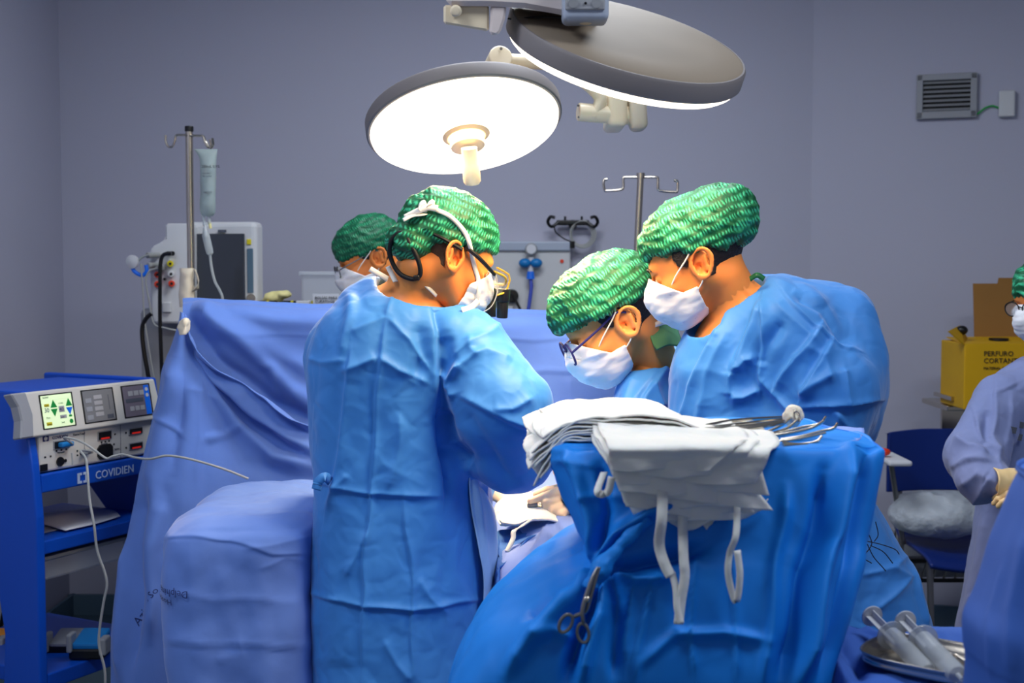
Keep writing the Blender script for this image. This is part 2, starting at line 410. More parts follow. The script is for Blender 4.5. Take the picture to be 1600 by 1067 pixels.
# ------------------------------------------------------------------ implicit surfaces -> mesh (naive surface nets)
def surface_nets(f, lo, hi, h):
    lo = np.asarray(lo, float); hi = np.asarray(hi, float)
    ax = [np.arange(lo[k], hi[k]+h, h) for k in range(3)]; n = [len(a) for a in ax]
    G = np.stack(np.meshgrid(*ax, indexing='ij'), -1).reshape(-1, 3).astype(np.float32)
    D = np.empty(len(G), np.float32)
    for s in range(0, len(G), 400000): D[s:s+400000] = f(G[s:s+400000])
    D = D.reshape(n)
    D[0] = D[-1] = .1; D[:, 0] = D[:, -1] = .1; D[:, :, 0] = D[:, :, -1] = .1
    ins = D < 0; cn = [k-1 for k in n]; off = [(a, b, c) for a in (0, 1) for b in (0, 1) for c in (0, 1)]
    sl = lambda A, o: A[o[0]:o[0]+cn[0], o[1]:o[1]+cn[1], o[2]:o[2]+cn[2]]
    cnt = sum(sl(ins, o).astype(np.int8) for o in off); act = (cnt > 0) & (cnt < 8)
    idx = np.full(cn, -1, int); I = np.argwhere(act); idx[act] = np.arange(len(I))
    acc = np.zeros((len(I), 3)); num = np.zeros(len(I))
    for a in off:
        for k in range(3):
            if a[k]: continue
            b = list(a); b[k] = 1
            da = D[I[:, 0]+a[0], I[:, 1]+a[1], I[:, 2]+a[2]]; db = D[I[:, 0]+b[0], I[:, 1]+b[1], I[:, 2]+b[2]]
            m = (da < 0) != (db < 0); t = np.where(m, da/(da-db+1e-12), 0)
            p = np.tile(np.array(a, float), (len(I), 1)); p[:, k] += t
            acc += p*m[:, None]; num += m
    V = lo+(I+acc/num[:, None])*h; Fs = []
    for k in range(3):
        o1 = [0, 0, 0]; o1[k] = 1; A = ins[:n[0]-o1[0], :n[1]-o1[1], :n[2]-o1[2]]; B = ins[o1[0]:, o1[1]:, o1[2]:]
        E = np.argwhere(A != B); a, b = (k+1) % 3, (k+2) % 3
        ok = (E[:, a] > 0) & (E[:, b] > 0) & (E[:, a] < n[a]-1) & (E[:, b] < n[b]-1); E = E[ok]
        q = []
        for da, db in ((0, 0), (-1, 0), (-1, -1), (0, -1)):
            c = E.copy(); c[:, a] += da; c[:, b] += db; q.append(idx[c[:, 0], c[:, 1], c[:, 2]])
        q = np.stack(q, 1); flip = ~A[E[:, 0], E[:, 1], E[:, 2]]; q[flip] = q[flip][:, ::-1]; Fs.append(q)
    Fq = np.vstack(Fs); a, b, c = V[Fq[:, 0]], V[Fq[:, 1]], V[Fq[:, 2]]
    if np.einsum('ij,ij->i', a-V.mean(0), np.cross(b-a, c-a)).sum() < 0: Fq = Fq[:, ::-1]
    return V, Fq
def ell(p, c, r):
    q = (p-np.asarray(c, np.float32))/np.asarray(r, np.float32); k0 = np.linalg.norm(q, axis=1); k1 = np.linalg.norm(q/np.asarray(r, np.float32), axis=1)
    return k0*(k0-1)/(k1+1e-9)
def ballf(p, c, r): return np.linalg.norm(p-np.asarray(c, np.float32), axis=1)-r
def cone(p, a, b, ra, rb):
    a = np.asarray(a, np.float32); b = np.asarray(b, np.float32); d = b-a; t = np.clip(((p-a)@d)/(d@d), 0, 1)
    return np.linalg.norm(p-a-t[:, None]*d, axis=1)-(ra+(rb-ra)*t)
def smin(a, b, k):
    h = np.clip(.5+.5*(b-a)/k, 0, 1); return b+(a-b)*h-k*h*(1-h)
def smax(a, b, k): return -smin(-a, -b, k)
def stack(p, keys, ex=2.3):
    """body of elliptical sections: keys (z, cx, cy, rx, ry) from top to bottom"""
    K = np.array(sorted(keys), float); z = p[:, 2]
    zz = np.linspace(K[0, 0], K[-1, 0], 160); S = np.stack([np.interp(zz, K[:, 0], K[:, j]) for j in range(1, 5)], 1)
    ker = np.hanning(15); ker /= ker.sum(); S = np.stack([np.convolve(np.pad(S[:, j], 7, 'edge'), ker, 'valid') for j in range(4)], 1)
    cx, cy, rx, ry = (np.interp(z, zz, S[:, j]) for j in range(4))
    k = (np.abs((p[:, 0]-cx)/rx)**ex+np.abs((p[:, 1]-cy)/ry)**ex)**(1/ex)
    d = (k-1)*np.minimum(rx, ry)*.9
    return smax(d, np.maximum(z-K[-1, 0], K[0, 0]-z), .03)

# ================================================================== THE ROOM
WY = 5.5; XL = -1.925; XC = 1.28; CE = 3.0
def quadbox(name, a, b, z0, z1, t, m, **kw):
    """upright slab from a to b (xy), thickness t to the outside"""
    a = np.array(a, float); b = np.array(b, float); d = (b-a)/np.linalg.norm(b-a); n = np.array([d[1], -d[0]])*t
    q = [a, b, b+n, a+n]
    V = [(p[0], p[1], z0) for p in q]+[(p[0], p[1], z1) for p in q]
    o = mk(name, V, [(3, 2, 1, 0), (4, 5, 6, 7), (0, 1, 5, 4), (1, 2, 6, 5), (2, 3, 7, 6), (3, 0, 4, 7)], m, smooth=False)
    return tag(o, kind='structure', **kw)
ang = math.radians(19); R0 = np.array([XC, WY]); Rd = np.array([math.cos(ang), -math.sin(ang)]); R1 = R0+Rd*2.9
quadbox('wall_back', (XC, WY), (XL, WY), 0, CE, .12, 'wall_paint')
quadbox('wall_left', (XL, WY), (XL, -.8), 0, CE, .12, 'wall_paint')
quadbox('wall_right', R1, R0, 0, CE, .12, 'wall_paint')
quadbox('wall_side', (R1[0], -.8), R1, 0, CE, .12, 'wall_paint')
quadbox('baseboard_back', (XC, WY-.012), (XL, WY-.012), 0, .09, -.012, 'skirting')
quadbox('baseboard_right', R1-[.004, .012], R0-[.004, .012], 0, .09, -.012, 'skirting')
quadbox('baseboard_left', (XL+.012, WY), (XL+.012, -.8), 0, .09, -.012, 'skirting')
b = MB().box((1.0, 2.4, -.05), (6.4, 6.6, .1)); tag(b.out('floor', 'floor_vinyl'), kind='structure')
b = MB().box((1.0, 2.4, CE+.05), (6.4, 6.6, .1)); tag(b.out('ceiling', 'ceiling_paint'), kind='structure')
def RW(s, z, off=0):                      # a point on the angled wall
    q = R0+Rd*s+np.array([-Rd[1], Rd[0]])*(-off); return np.array([q[0], q[1], z])
def on_rw(px, py, off=0):                 # where the sight line of a pixel meets that wall
    r = P(px, py, 1.0)-EYE; n = np.array([math.sin(ang), math.cos(ang), 0]); c = np.array([R0[0], R0[1], 0])
    t = np.dot(c-EYE, n)/np.dot(r, n); return EYE+r*t-n*off
Rwall = Matrix.Rotation(-ang, 3, 'Z')

# vent grille with its slats, junction box and wire
c = on_rw(1479, 151, .015)
vt = empty('ventilation_grille', on_rw(1479, 185, .01), 'small white ventilation grille with dark louvres high on the wall', 'vent')
wd, ht = .235, .18
b = MB()
for dx, dz, sx, sz in ((-wd/2+.012, 0, .026, ht), (wd/2-.012, 0, .026, ht), (0, ht/2-.012, wd, .026), (0, -ht/2+.014, wd, .03)):
    b.box(Vector(c)+Rwall@Vector((dx, 0, dz)), (sx, .024, sz), Rwall, .003)
b.out('frame', 'unit_grey', vt)
MB().box(Vector(c)+Rwall@Vector((0, .009, 0)), (wd-.03, .004, ht-.03), Rwall).out('backing', 'dark_rubber', vt)
sl = None
for k in range(7):
    z = -ht/2+.036+k*.0185
    cc = Vector(c)+Rwall@Vector((0, -.002, z))
    sl = MB().box(cc, (wd-.05, .014, .003), Rwall@Matrix.Rotation(math.radians(38), 3, 'X')).out('slat', 'grey_plastic', vt)
jb = MB().box(on_rw(1573, 163, .016), (.062, .03, .106), Rwall, .006).out('junction_box', 'white_plastic')
tag(jb, 'small blank white junction box high on the wall beside the vent', 'box')
b = MB().tube([on_rw(x, y, .012) for x, y in ((1512, 178), (1524, 180), (1538, 170), (1550, 166), (1560, 169), (1566, 171))], .0035)
wr = b.out('earth_wire', 'key_green', smooth=True); tag(wr, 'short green wire between the wall vent and the junction box', 'wire')
MB().box(on_rw(1512, 179, .012), (.018, .012, .01), Rwall, .003).out('terminal', 'yellow_plastic', wr)

# ---------------------------------------------------------------- gas and suction panel on the back wall
D = WY-.05
gp = empty('gas_supply_panel', P(812, 500, WY-.03), 'white medical gas panel with outlets on the back wall', 'panel')
def slab(px0, py0, px1, py1, d, th, bev=.008):
    a = P(px0, py0, d); c = P(px1, py1, d); return MB().box(((a[0]+c[0])/2, d+th/2, (a[2]+c[2])/2), (abs(c[0]-a[0]), th, abs(a[2]-c[2])), None, bev)
slab(742, 377, 891, 560, WY-.06, .058).out('housing', 'white_plastic', gp)
slab(742, 377, 891, 392, WY-.075, .02, .006).out('top_rail', 'module_grey', gp)
for x in (782, 800):
    MB().cyl(P(x, 462, WY-.06), P(x, 462, WY-.1), .028, n=16, bev=.004).out('outlet', 'black_plastic', gp)
slab(786, 478, 802, 492, WY-.08, .03, .003).out('socket_cover', 'white_plastic', gp)
MB().cyl(P(878, 408, WY-.06), P(878, 408, WY-.065), .008).out('indicator', 'red_plastic', gp)
sr = empty('suction_regulator', P(830, 440, WY-.1), 'blue suction regulator with a round gauge on the gas panel', 'regulator')
b = MB().cyl(P(830, 389, WY-.11), P(830, 389, WY-.07), .026, n=24, bev=.004); b.out('gauge', 'grey_plastic', sr)
MB().cyl(P(830, 389, WY-.112), P(830, 389, WY-.109), .02, n=24).out('gauge_face', 'paper', sr)
MB().cyl(P(830, 402, WY-.09), P(829, 432, WY-.09), .012).out('stem', 'white_plastic', sr)
for s in (-1, 1): MB().ball(P(829+s*9, 411, WY-.1), (.026, .022, .02)).out('valve_knob', 'valve_blue', sr, smooth=True)
MB().cyl(P(829, 424, WY-.1), P(829, 436, WY-.1), .014, .018).out('connector', 'key_blue', sr)
MB().tube([P(829, 434, WY-.1), P(830, 450, WY-.11), P(827, 475, WY-.12), P(824, 500, WY-.13), P(824, 560, WY-.16)], .008).out('hose', 'hose_blue', sr, smooth=True)
for x, pts, lb in ((782, ((782, 462), (786, 475), (785, 492), (783, 520), (783, 560)), 'black gas hose plugged in nearer the surgeon with loupes'),
                   (800, ((800, 460), (806, 470), (813, 484), (819, 500), (826, 560)), 'black gas hose curving from the outlet beside the blue hose')):
    o = MB().tube([P(a, c, WY-.1-.015*i) for i, (a, c) in enumerate(pts)], .006).out('gas_hose', 'dark_rubber', smooth=True); tag(o, lb, 'hose')
# black hook bracket with coiled tubing
hb = empty('wall_hook_bracket', P(895, 360, WY-.01), 'black double hook bracket on the back wall right of the gas panel', 'hook')
MB().box(P(895, 348, WY-.05), (.14, .03, .022), None, .006).out('bar', 'black_plastic', hb)
MB().cyl(P(895, 350, WY-.05), P(895, 352, WY), .018).out('mount', 'black_plastic', hb)
for s in (-1, 1):
    pts = [P(895+s*x, y, WY-.06-dd) for x, y, dd in ((22, 347, 0), (33, 354, .01), (39, 347, .02), (35, 339, .03), (28, 340, .035))]
    MB().tube(pts, .007).out('hook', 'black_plastic', hb, smooth=True)
for s in (-12, 14): MB().cyl(P(895+s, 345, WY-.055), P(895+s, 338, WY-.055), .005).out('peg', 'black_plastic', hb)
ct = MB()
for k in range(3):
    r = 17+k*2
    ct.tube([P(909+r*math.cos(t)*.95+k, 366+r*math.sin(t)*1.0, WY-.05-.006*k) for t in np.linspace(0, 2*PI, 14)[:-1]], .0035, closed=True, smooth=4)
o = ct.out('coiled_tubing', 'cable_grey', smooth=True); tag(o, 'loose coil of pale tubing hanging from the black wall hook', 'tubing')
MB().cyl(P(893, 377, WY-.06), P(893, 388, WY-.06), .014).out('plug', 'black_plastic', o)
MB().tube([P(866, 350, WY-.05), P(868, 362, WY-.05), P(880, 372, WY-.05), P(893, 378, WY-.06)], .003).out('lead', 'black_plastic', o, smooth=True)

# ---------------------------------------------------------------- IV poles
def iv_base(b, x, y):
    for k in range(5):
        t = k*2*PI/5+.3; b.tube([(x, y, .09), (x+.12*math.cos(t), y+.12*math.sin(t), .085), (x+.26*math.cos(t), y+.26*math.sin(t), .06)], .012)
    return b
d = 4.3; ip = empty('iv_pole', (P(296, 300, d)[0], d, 0), 'steel drip pole with black cap beside the white patient monitor', 'drip stand')
top = P(295.5, 204, d); bx = top[0]
MB().cyl((bx, d, .09), (bx, d, 1.35), .0155).out('pole', 'steel', ip, smooth=True)
MB().cyl((bx, d, 1.3), top, .0125).out('pole', 'steel', ip, smooth=True)
MB().cyl(P(295.5, 197, d), P(295.5, 206, d), .0145, bev=.003).out('end_cap', 'black_plastic', ip)
for s in (-1, 1):
    pts = [P(295+s*x, y, d+s*.01) for x, y in ((2, 211), (13, 211), (20, 212), (22, 221), (26, 229), (32, 229), (36, 221), (36, 211))] if s < 0 else [P(295+x, y, d-.01) for x, y in ((2, 212), (14, 212), (22, 213), (25, 222), (30, 230), (34, 227), (33, 218))]
    MB().tube(pts, .004).out('hook', 'steel', ip, smooth=True)
MB().tube([P(318, 213, d), P(322, 222, d-.01), (P(328, 231, d-.01)), P(333, 226, d-.02), P(332, 216, d-.03)], .004).out('hook', 'steel', ip, smooth=True)
iv_base(MB(), bx, d).out('foot', 'dark_steel', ip, smooth=True)
t_ = sheet([[P(292+9*math.cos(a)*1.3, y, d-.0-.022*math.sin(a)*1.2) for a in np.linspace(0, 2*PI, 9)[:-1]] for y in (419, 430, 455, 480)], 14, 24, True, lambda V, u, v, N: .004*perlin(V*40))
mk('tape_wrap', t_[0], t_[1], 'tape', ip)
mk('tape_flap', *sheet([[P(304, 420, d-.02), P(306, 421, d-.03)], [P(310, 440, d-.02), P(311, 441, d-.04)], [P(311, 452, d-.01), P(300, 456, d-.03)]], 8, 6), 'tape', ip, solid=.002)
# fluid bag hanging from the hook
d2 = 4.27; bag = empty('fluid_bag', P(325, 300, d2), 'clear printed fluid bag hanging from the steel drip pole', 'drip bag')
prof = [(233, 303, 340, .004), (240, 308, 339, .012), (250, 312, 338, .02), (265, 313, 338, .028), (300, 312.5, 337, .03), (320, 312, 337, .028), (332, 313, 336, .02), (338, 317, 332, .012)]
rings = [[P((l+r)/2+(r-l)/2*math.cos(a), y, d2+th*math.sin(a)) for a in np.linspace(0, 2*PI, 13)[:-1]] for y, l, r, th in prof]
V_, F_ = sheet(rings, 40, 36, True, lambda V, u, v, N: .0025*fbm(V*18)*np.sin(u*PI))
F_ = [tuple(f) for f in F_]+[tuple(range(36)), tuple(range(39*36, 40*36))[::-1]]
mk('bag', V_, F_, 'fluid_bag', bag)
MB().cyl(P(317, 336, d2), P(320, 352, d2), .006).cyl(P(326, 336, d2), P(327, 350, d2), .006).out('port', 'clear_plastic', bag, smooth=True)
MB().tube([P(327, 346, d2), P(329, 357, d2)], .005, smooth=1).out('spike', 'latex_yellow', bag)
MB().lathe([(.004, 0), (.011, .006), (.0125, .02), (.0125, .07), (.006, .085), (.003, .095)], P(329, 399, d2), P(321, 365, d2)-P(329, 399, d2), 18).out('drip_chamber', 'clear_plastic', bag, smooth=True)
MB().cyl(P(320, 350, d2), P(322, 370, d2), .005).out('stopper', 'white_plastic', bag)
MB().tube([P(328, 398, d2), P(331, 420, d2), P(336, 440, d2), P(344, 455, d2), P(348, 470, d2), P(349, 520, d2)], .0045).out('tube', 'clear_plastic', bag, smooth=True)

def text(s, m, size, O, X, Y, parent=None, ext=.0006, align='LEFT', name='lettering'):
    """lettering as real mesh: O origin, X reading direction, Y up direction"""
    cu = bpy.data.curves.new('t', 'FONT'); cu.body = s; cu.size = size; cu.align_x = align; cu.extrude = ext; cu.resolution_u = 2
    to = bpy.data.objects.new('t', cu); scn.collection.objects.link(to)
    me = bpy.data.meshes.new_from_object(to.evaluated_get(bpy.context.evaluated_depsgraph_get()))
    bpy.data.objects.remove(to); X = np.asarray(X, float); Y = np.asarray(Y, float); X = X/np.linalg.norm(X); Y = Y/np.linalg.norm(Y); Z = np.cross(X, Y)
    V = np.array([v.co[:] for v in me.vertices]).reshape(-1, 3); V = np.asarray(O)+V[:, :1]*X+V[:, 1:2]*Y+V[:, 2:]*Z
    return mk(name, V, [tuple(p.vertices) for p in me.polygons], m, parent, smooth=False)
EX, EZ = (1, 0, 0), (0, 0, 1)
text('200mL 0,9%', 'ink_black', .011*1.1, P(315, 262, d2-.034), EX, EZ, bag)
text('cloreto\nde sodio', 'ink_grey', .009, P(316, 272, d2-.036), EX, EZ, bag)
text('MEDIO', 'ink_grey', .009, P(318, 302, d2-.034), EX, EZ, bag)

d = 4.3; ip = empty('iv_pole', (P(996, 300, d)[0], d, 0), 'brass toned drip pole with square empty hooks behind the seated-height surgeon', 'drip stand')
ip['label'] = 'drip pole with empty square hooks, behind the two surgeons on the right'
tp = P(1001, 276, d); bt = P(989, 520, d); dirp = (bt-tp)/np.linalg.norm(bt-tp); ft = tp+dirp*((tp[2]-.09)/-dirp[2])
MB().cyl(ft, tp, .011).out('pole', 'steel', ip, smooth=True)
MB().cyl(tp-[0, 0, .004], tp+[0, 0, .012], .014).out('end_cap', 'steel', ip)
iv_base(MB(), ft[0], ft[1]).out('foot', 'dark_steel', ip, smooth=True)
for s in (-1, 1):
    xs = [0, 24, 27, 27, 30, 53, 57, 58, 57, 52] if s > 0 else [0, 24, 27, 27, 30, 52, 56, 58, 57, 52]
    ys = [277, 277, 280, 290, 296, 298, 297, 288, 281, 280]
    MB().tube([P(1001+s*x, y+(2 if s > 0 and x > 28 else 0), d) for x, y in zip(xs, ys)], .0045, smooth=3).out('hook', 'steel', ip, smooth=True)

# ---------------------------------------------------------------- patient monitor on the anaesthesia machine
d = 4.62; am = empty('anaesthesia_machine', (P(330, 500, d)[0], d+.2, 0), 'grey anaesthesia machine mostly hidden behind the blue screen drape', 'machine')
tz = P(400, 478, d)[2]
MB().box((P(400, 500, d)[0], d+.28, tz/2), (.86, .5, tz-.02), None, .02).out('cabinet', 'grey_plastic', am)
MB().box((P(470, 500, d)[0], d+.2, tz-.01), (.8, .5, .02), None, .006).out('top_tray', 'grey_plastic', am)
mo = empty('patient_monitor', P(330, 520, d), 'white patient monitor with dark screen and coloured sockets on its side', 'monitor')
# screen unit
a = P(300, 351, d); c = P(402, 478, d)
Rm = Matrix.Rotation(math.radians(-6), 3, 'Z')
ctr = ((a[0]+c[0])/2, d+.03, (a[2]+c[2])/2); W_, H_ = c[0]-a[0]+.02, a[2]-c[2]
MB().box(ctr, (W_, .09, H_+.02), Rm, .018, 3).out('screen_housing', 'white_plastic', mo)
sc_c = np.array(P(344, 424, d-.02)); 
MB().box(P(345, 424, d-.022), (.178, .008, .27), Rm, .003).out('screen', 'screen_off', mo)
MB().box(P(391, 423, d-.026), (.022, .006, .16), Rm, .002).out('key_strip', 'skirting', mo)
MB().box(P(389, 378, d-.026), (.016, .006, .02), Rm, .002).out('alarm_key', 'label_yellow', mo)
MB().cyl(P(392, 466, d-.02), P(392, 466, d-.045), .016).out('trim_knob', 'steel', mo)
MB().box(P(347, 361, d-.022), (.03, .006, .01), Rm, .001).out('badge', 'ink_grey', mo)
# left module tower with stepped outline
poly = [(258, 349), (292, 349), (300, 352), (300, 505), (240, 505), (236, 490), (233, 395), (237, 385), (252, 378), (258, 372)]
O = P(0, 0, d-.07)
V0 = [P(x, y, d-.07) for x, y in poly]; V1 = [q+[.01, .14, 0] for q in V0]; n = len(poly)
bm = bmesh.new(); vv = [bm.verts.new(q) for q in V0+V1]
bm.faces.new(vv[:n]); bm.faces.new(vv[n:][::-1])
for i in range(n): bm.faces.new((vv[i], vv[i+n], vv[(i+1) % n+n], vv[(i+1) % n]))
bmesh.ops.recalc_face_normals(bm, faces=bm.faces); bmesh.ops.bevel(bm, geom=list(bm.edges), offset=.006, segments=2, affect='EDGES')
MB().bm(bm, Matrix()).out('module_tower', 'white_plastic', mo)
for (x, y, m_) in ((266, 412, 'yellow_plastic'), (267, 428, 'white_plastic'), (246, 429, 'red_plastic'), (246, 444, 'red_plastic'), (268, 443, 'red_plastic')):
    s_ = MB().lathe([(.006, -.004), (.013, 0), (.0135, -.012), (.009, -.016), (.006, -.008)], P(x, y, d-.085), (0, -1, 0), 20)
    s_ = MB().cyl(P(x, y, d-.07), P(x, y, d-.09), .0115, n=20, bev=.002).out('socket', m_, mo)
    MB().cyl(P(x, y, d-.089), P(x, y, d-.093), .005, n=12).out('pin', 'black_plastic', s_)
MB().cyl(P(257, 436, d-.07), P(257, 436, d-.08), .005).out('jack', 'black_plastic', mo)
MB().box(P(261, 480, d-.075), (.03, .014, .036), None, .003).out('switch_plate', 'white_plastic', mo)
for (x0, x1, y) in ((230, 249, 398), (231, 250, 414), (246, 256, 419)):
    MB().cyl(P(x1, y, d-.07), P(x0, y+1, d-.12), .009, .011, n=12, bev=.003).out('plug', 'cable_grey', mo)
MB().cyl(P(262, 396, d-.07), P(270, 396, d-.1), .008).out('plug', 'black_plastic', mo)
wc = MB().lathe([(.004, 0), (.022, .004), (.024, .016), (.01, .022)], P(210, 409, d-.12), (-.3, -1, 0), 20).out('spool', 'white_plastic', smooth=True)
tag(wc, 'round white tube connector sticking out left of the monitor', 'connector')
o = MB().tube([P(x, y, d-.12) for x, y in ((206, 414), (210, 424), (222, 430), (229, 424), (228, 414))], .007, closed=False).out('blue_tie', 'key_blue', wc, smooth=True)
for pts, r_, m_, lb in (
    (((268, 396), (256, 398), (251, 410), (250, 440), (250, 500), (252, 560), (254, 610), (256, 640)), .007, 'black_plastic', 'thick black cable hanging straight from the monitor tower'),
    (((237, 490), (228, 498), (222, 515), (225, 550), (232, 590), (234, 620), (247, 636)), .008, 'black_plastic', 'black cable bowing outward left below the monitor'),
    (((246, 419), (233, 424), (228, 440), (233, 470), (240, 505), (256, 512), (278, 517)), .0035, 'cable_grey', 'thin grey cable looping from the monitor to the drape corner'),
    (((215, 409), (222, 402), (233, 398)), .004, 'cable_grey', 'short grey tube between white connector and monitor'),
    (((220, 412), (223, 450), (226, 500), (235, 560), (246, 620)), .003, 'cable_grey', 'thin pale line hanging down from the white connector')):
    o = MB().tube([P(x, y, d-.13) for x, y in pts], r_).out('cable', m_, smooth=True); tag(o, lb, 'cable')
# bits on the machine top
zt = tz
def onp(x, y, dd): return P(x, y, dd)
g = empty('crumpled_glove', P(432, 475, d), 'crumpled pale yellow glove on top behind the screen drape', 'glove')
V_, F_ = surface_nets(lambda p: smin(smin(ell(p, P(428, 465, d), (.035, .03, .022)), ell(p, P(442, 460, d), (.03, .03, .014)), .01), ell(p, P(418, 470, d+.01), (.02, .02, .016)), .01)+.006*perlin(p*45), P(425, 465, d)-.09, P(440, 465, d)+.09, .004)
mk('crumple', V_, F_, 'latex_yellow', g)
for x0, x1, m_, nm, lb, ct_ in ((402, 432, 'black_plastic', 'marker_pen', 'black and yellow pen lying behind the screen drape', 'pen'), (440, 462, 'black_plastic', 'clip', 'black clip lying between the pen and the white box', 'clip'), (462, 484, 'white_plastic', 'small_box', 'small white box lying next to the clear bin', 'box')):
    y = 474
    o = slab(x0, y-4, x1, y+6, d-.03, .03, .003).out(nm, m_); tag(o, lb, ct_)
    if m_ == 'black_plastic': slab(x0+14, y-4.2, x0+18, y+6, d-.032, .034, .001).out('band', 'label_yellow', o)
slab(486, 470, 493, 482, d-.033, .02, .001).out('yellow_tag', 'label_yellow', o)
o = empty('storage_bin', P(520, 480, d+.1), 'clear plastic storage bin behind the surgeon with loupes', 'bin')
slab(470, 426, 600, 486, d+.02, .16, .01).out('tub', 'bin_plastic', o); slab(466, 424, 604, 430, d+.01, .18, .004).out('lid', 'bin_plastic', o)
o = slab(489, 459, 530, 500, d-.05, .004, 0).out('paper_notice', 'paper'); tag(o, 'white printed notice leaning against the clear bin', 'notice')
text('BOLSAS PARA\nCURATIVOS', 'ink_black', .013, P(492, 467, d-.053), EX, EZ, o); text('Setor ............', 'ink_grey', .01, P(491, 481, d-.053), EX, EZ, o)
# covered equipment behind the assistants
eq = empty('infusion_pump', P(1022, 500, 4.6), 'grey infusion pump between the two masked assistants', 'pump')
slab(998, 450, 1050, 520, 4.55, .2, .02).out('housing', 'grey_plastic', eq); slab(1012, 480, 1028, 488, 4.53, .03, .003).out('display', 'black_plastic', eq)
MB().box((P(1024, 500, 4.65)[0], 4.65, .6), (.06, .06, 1.25), None, .01).out('stand', 'dark_steel', eq)
MB().box((P(1024, 500, 4.65)[0]+.05, 4.72, .03), (.26, .26, .06), None, .02).out('foot', 'dark_steel', eq)

# ================================================================== SURGICAL LAMPS
def unit(v): v = np.asarray(v, float); return v/np.linalg.norm(v)
def lamp_head(root, c, n, R):
    """disc lamp: n points where it shines"""
    up = -n
    MB().lathe([(R*.985, -.004), (R, .0), (R, .03), (R*.985, .036), (R*.97, .036), (R*.965, .0)], c, up, 72).out('rim', 'lamp_rim', root, smooth=True)
    MB().lathe([(0.0001, .05), (R*.3, .049), (R*.7, .045), (R*.93, .039), (R*.975, .035), (R*.975, .028), (.0001, .028)], c, up, 72).out('cover', 'lamp_cover', root, smooth=True)
    prof = [(.0001, -.03), (R*.5, -.029), (R*.8, -.026), (R*.92, -.021), (R*.955, -.014), (R*.968, .0)]
    MB().lathe(prof, c, up, 72).out('lens', 'lamp_lens', root, smooth=True)
LA = P(726, 196, 3.35); nA = unit((.15, -.36, -.92))
la = empty('surgical_lamp', P(770, 118, 3.75), 'round surgical lamp seen from below with its bright white lens and centre handle', 'surgical lamp')
lamp_head(la, LA, nA, .256)
q = LA+nA*.028
MB().lathe([(.06, -.004), (.062, .002), (.05, .008), (.044, .004)], q, nA, 36).out('collar', 'lamp_shell', la, smooth=True)
MB().lathe([(.0435, .012), (.046, .02), (.044, .03), (.026, .036)], q+nA*.004, nA, 36).out('flange', 'cream_plastic', la, smooth=True)
hd = unit(P(737, 287, 3.33)-P(732, 232, 3.30))
MB().lathe([(.0205, 0), (.0205, .04), (.0225, .045), (.0225, .088), (.018, .095), (.0001, .097)], P(733, 231, 3.28), hd, 28).out('handle', 'cream_plastic', la, smooth=True)
# yoke and arm
MB().box(P(772, 119, 3.49), (.105, .10, .05), Matrix.Rotation(math.radians(8), 3, 'Y'), .018, 4).out('yoke', 'lamp_shell', la, smooth=True)
MB().cyl(P(764, 124, 3.47), P(783, 88, 3.33), .031, n=28, bev=.005).out('swivel', 'cream_plastic', la, smooth=True)
ax = unit(P(783, 88, 3.33)-P(764, 124, 3.47))
for (x, y) in ((783, 76), (785, 100)): MB().cyl(P(x, y, 3.333), P(x, y, 3.323), .004).out('screw', 'dark_steel', la)
MB().tube([P(796, 95, 3.40), P(830, 97, 3.42), (P(862, 101, 3.46)), P(892, 115, 3.57), P(922, 133, 3.57), P(938, 153, 3.57), P(932, 172, 3.57), P(926, 182, 3.57)], [.019, .0185, .018, .0185, .0205, .019, .016, .016], 18).out('arm', 'cream_plastic', la, smooth=True)
MB().cyl(P(903, 175, 3.57), P(985, 181, 3.6), .0255, n=28, bev=.004).out('joint', 'cream_plastic', la, smooth=True)
for (x, y) in ((905, 165), (906, 183)): MB().cyl(P(x, y, 3.56), P(x-2, y, 3.555), .003).out('screw', 'dark_steel', la)
MB().box(P(961, 150, 3.66), (.055, .2, .19), None, .016, 4).out('bracket', 'cream_plastic', la, smooth=True)
MB().box(P(996, 177, 3.6), (.048, .09, .098), Matrix.Rotation(math.radians(-4), 3, 'Y'), .018, 4).out('brake_knob', 'lamp_shell', la, smooth=True)
MB().cyl(P(925, 110, 3.8), (P(925, 110, 3.8)[0], 3.8, CE), .03).out('drop_tube', 'boom_paint', la, smooth=True)

LB = P(975, 84, 2.55); nB = unit((-.23, .44, -.87))
lb_ = empty('surgical_lamp', P(975, 60, 2.55), 'tilted surgical lamp seen edge on with dark rim and beige cover', 'surgical lamp')
lamp_head(lb_, LB, nB, .239)
r_ = P(918, 38, 1.0)-EYE; t_ = np.dot(LB-nB*.045-EYE, nB)/np.dot(r_, nB); pv = EYE+r_*t_
MB().cyl(pv, pv+[0, 0, .05], .018, n=24).out('pivot', 'boom_paint', lb_, smooth=True)
# overhead arm and control module
bo = empty('lamp_boom', P(880, 0, 2.45), 'pale overhead boom with a grey control module above the tilted lamp', 'boom')
d = 2.45
pts = [(697, -40, 10), (760, -40, 10), (820, -40, 13), (880, -40, 24), (930, -40, 32)]
V_ = []
for x, y0, y1 in [(p[0], p[1], p[2]) for p in pts]:
    V_ += [P(x, y0, d-.05), P(x, y1, d-.05), P(x, y1-3, d+.08), P(x, y0, d+.08)]
F_ = [(4*i+j, 4*i+(j+1) % 4, 4*i+4+(j+1) % 4, 4*i+4+j) for i in range(4) for j in range(4)]+[(3, 2, 1, 0), (16, 17, 18, 19)]
o = mk('beam', V_, F_, 'boom_paint', bo, smooth=False); o.modifiers.new('b', 'BEVEL').width = .01
poly = [(693, 8), (764, 8), (764, 49), (693, 37)]
V_ = [P(x, y, d-.03) for x, y in poly]+[P(x, y, d+.08) for x, y in poly]
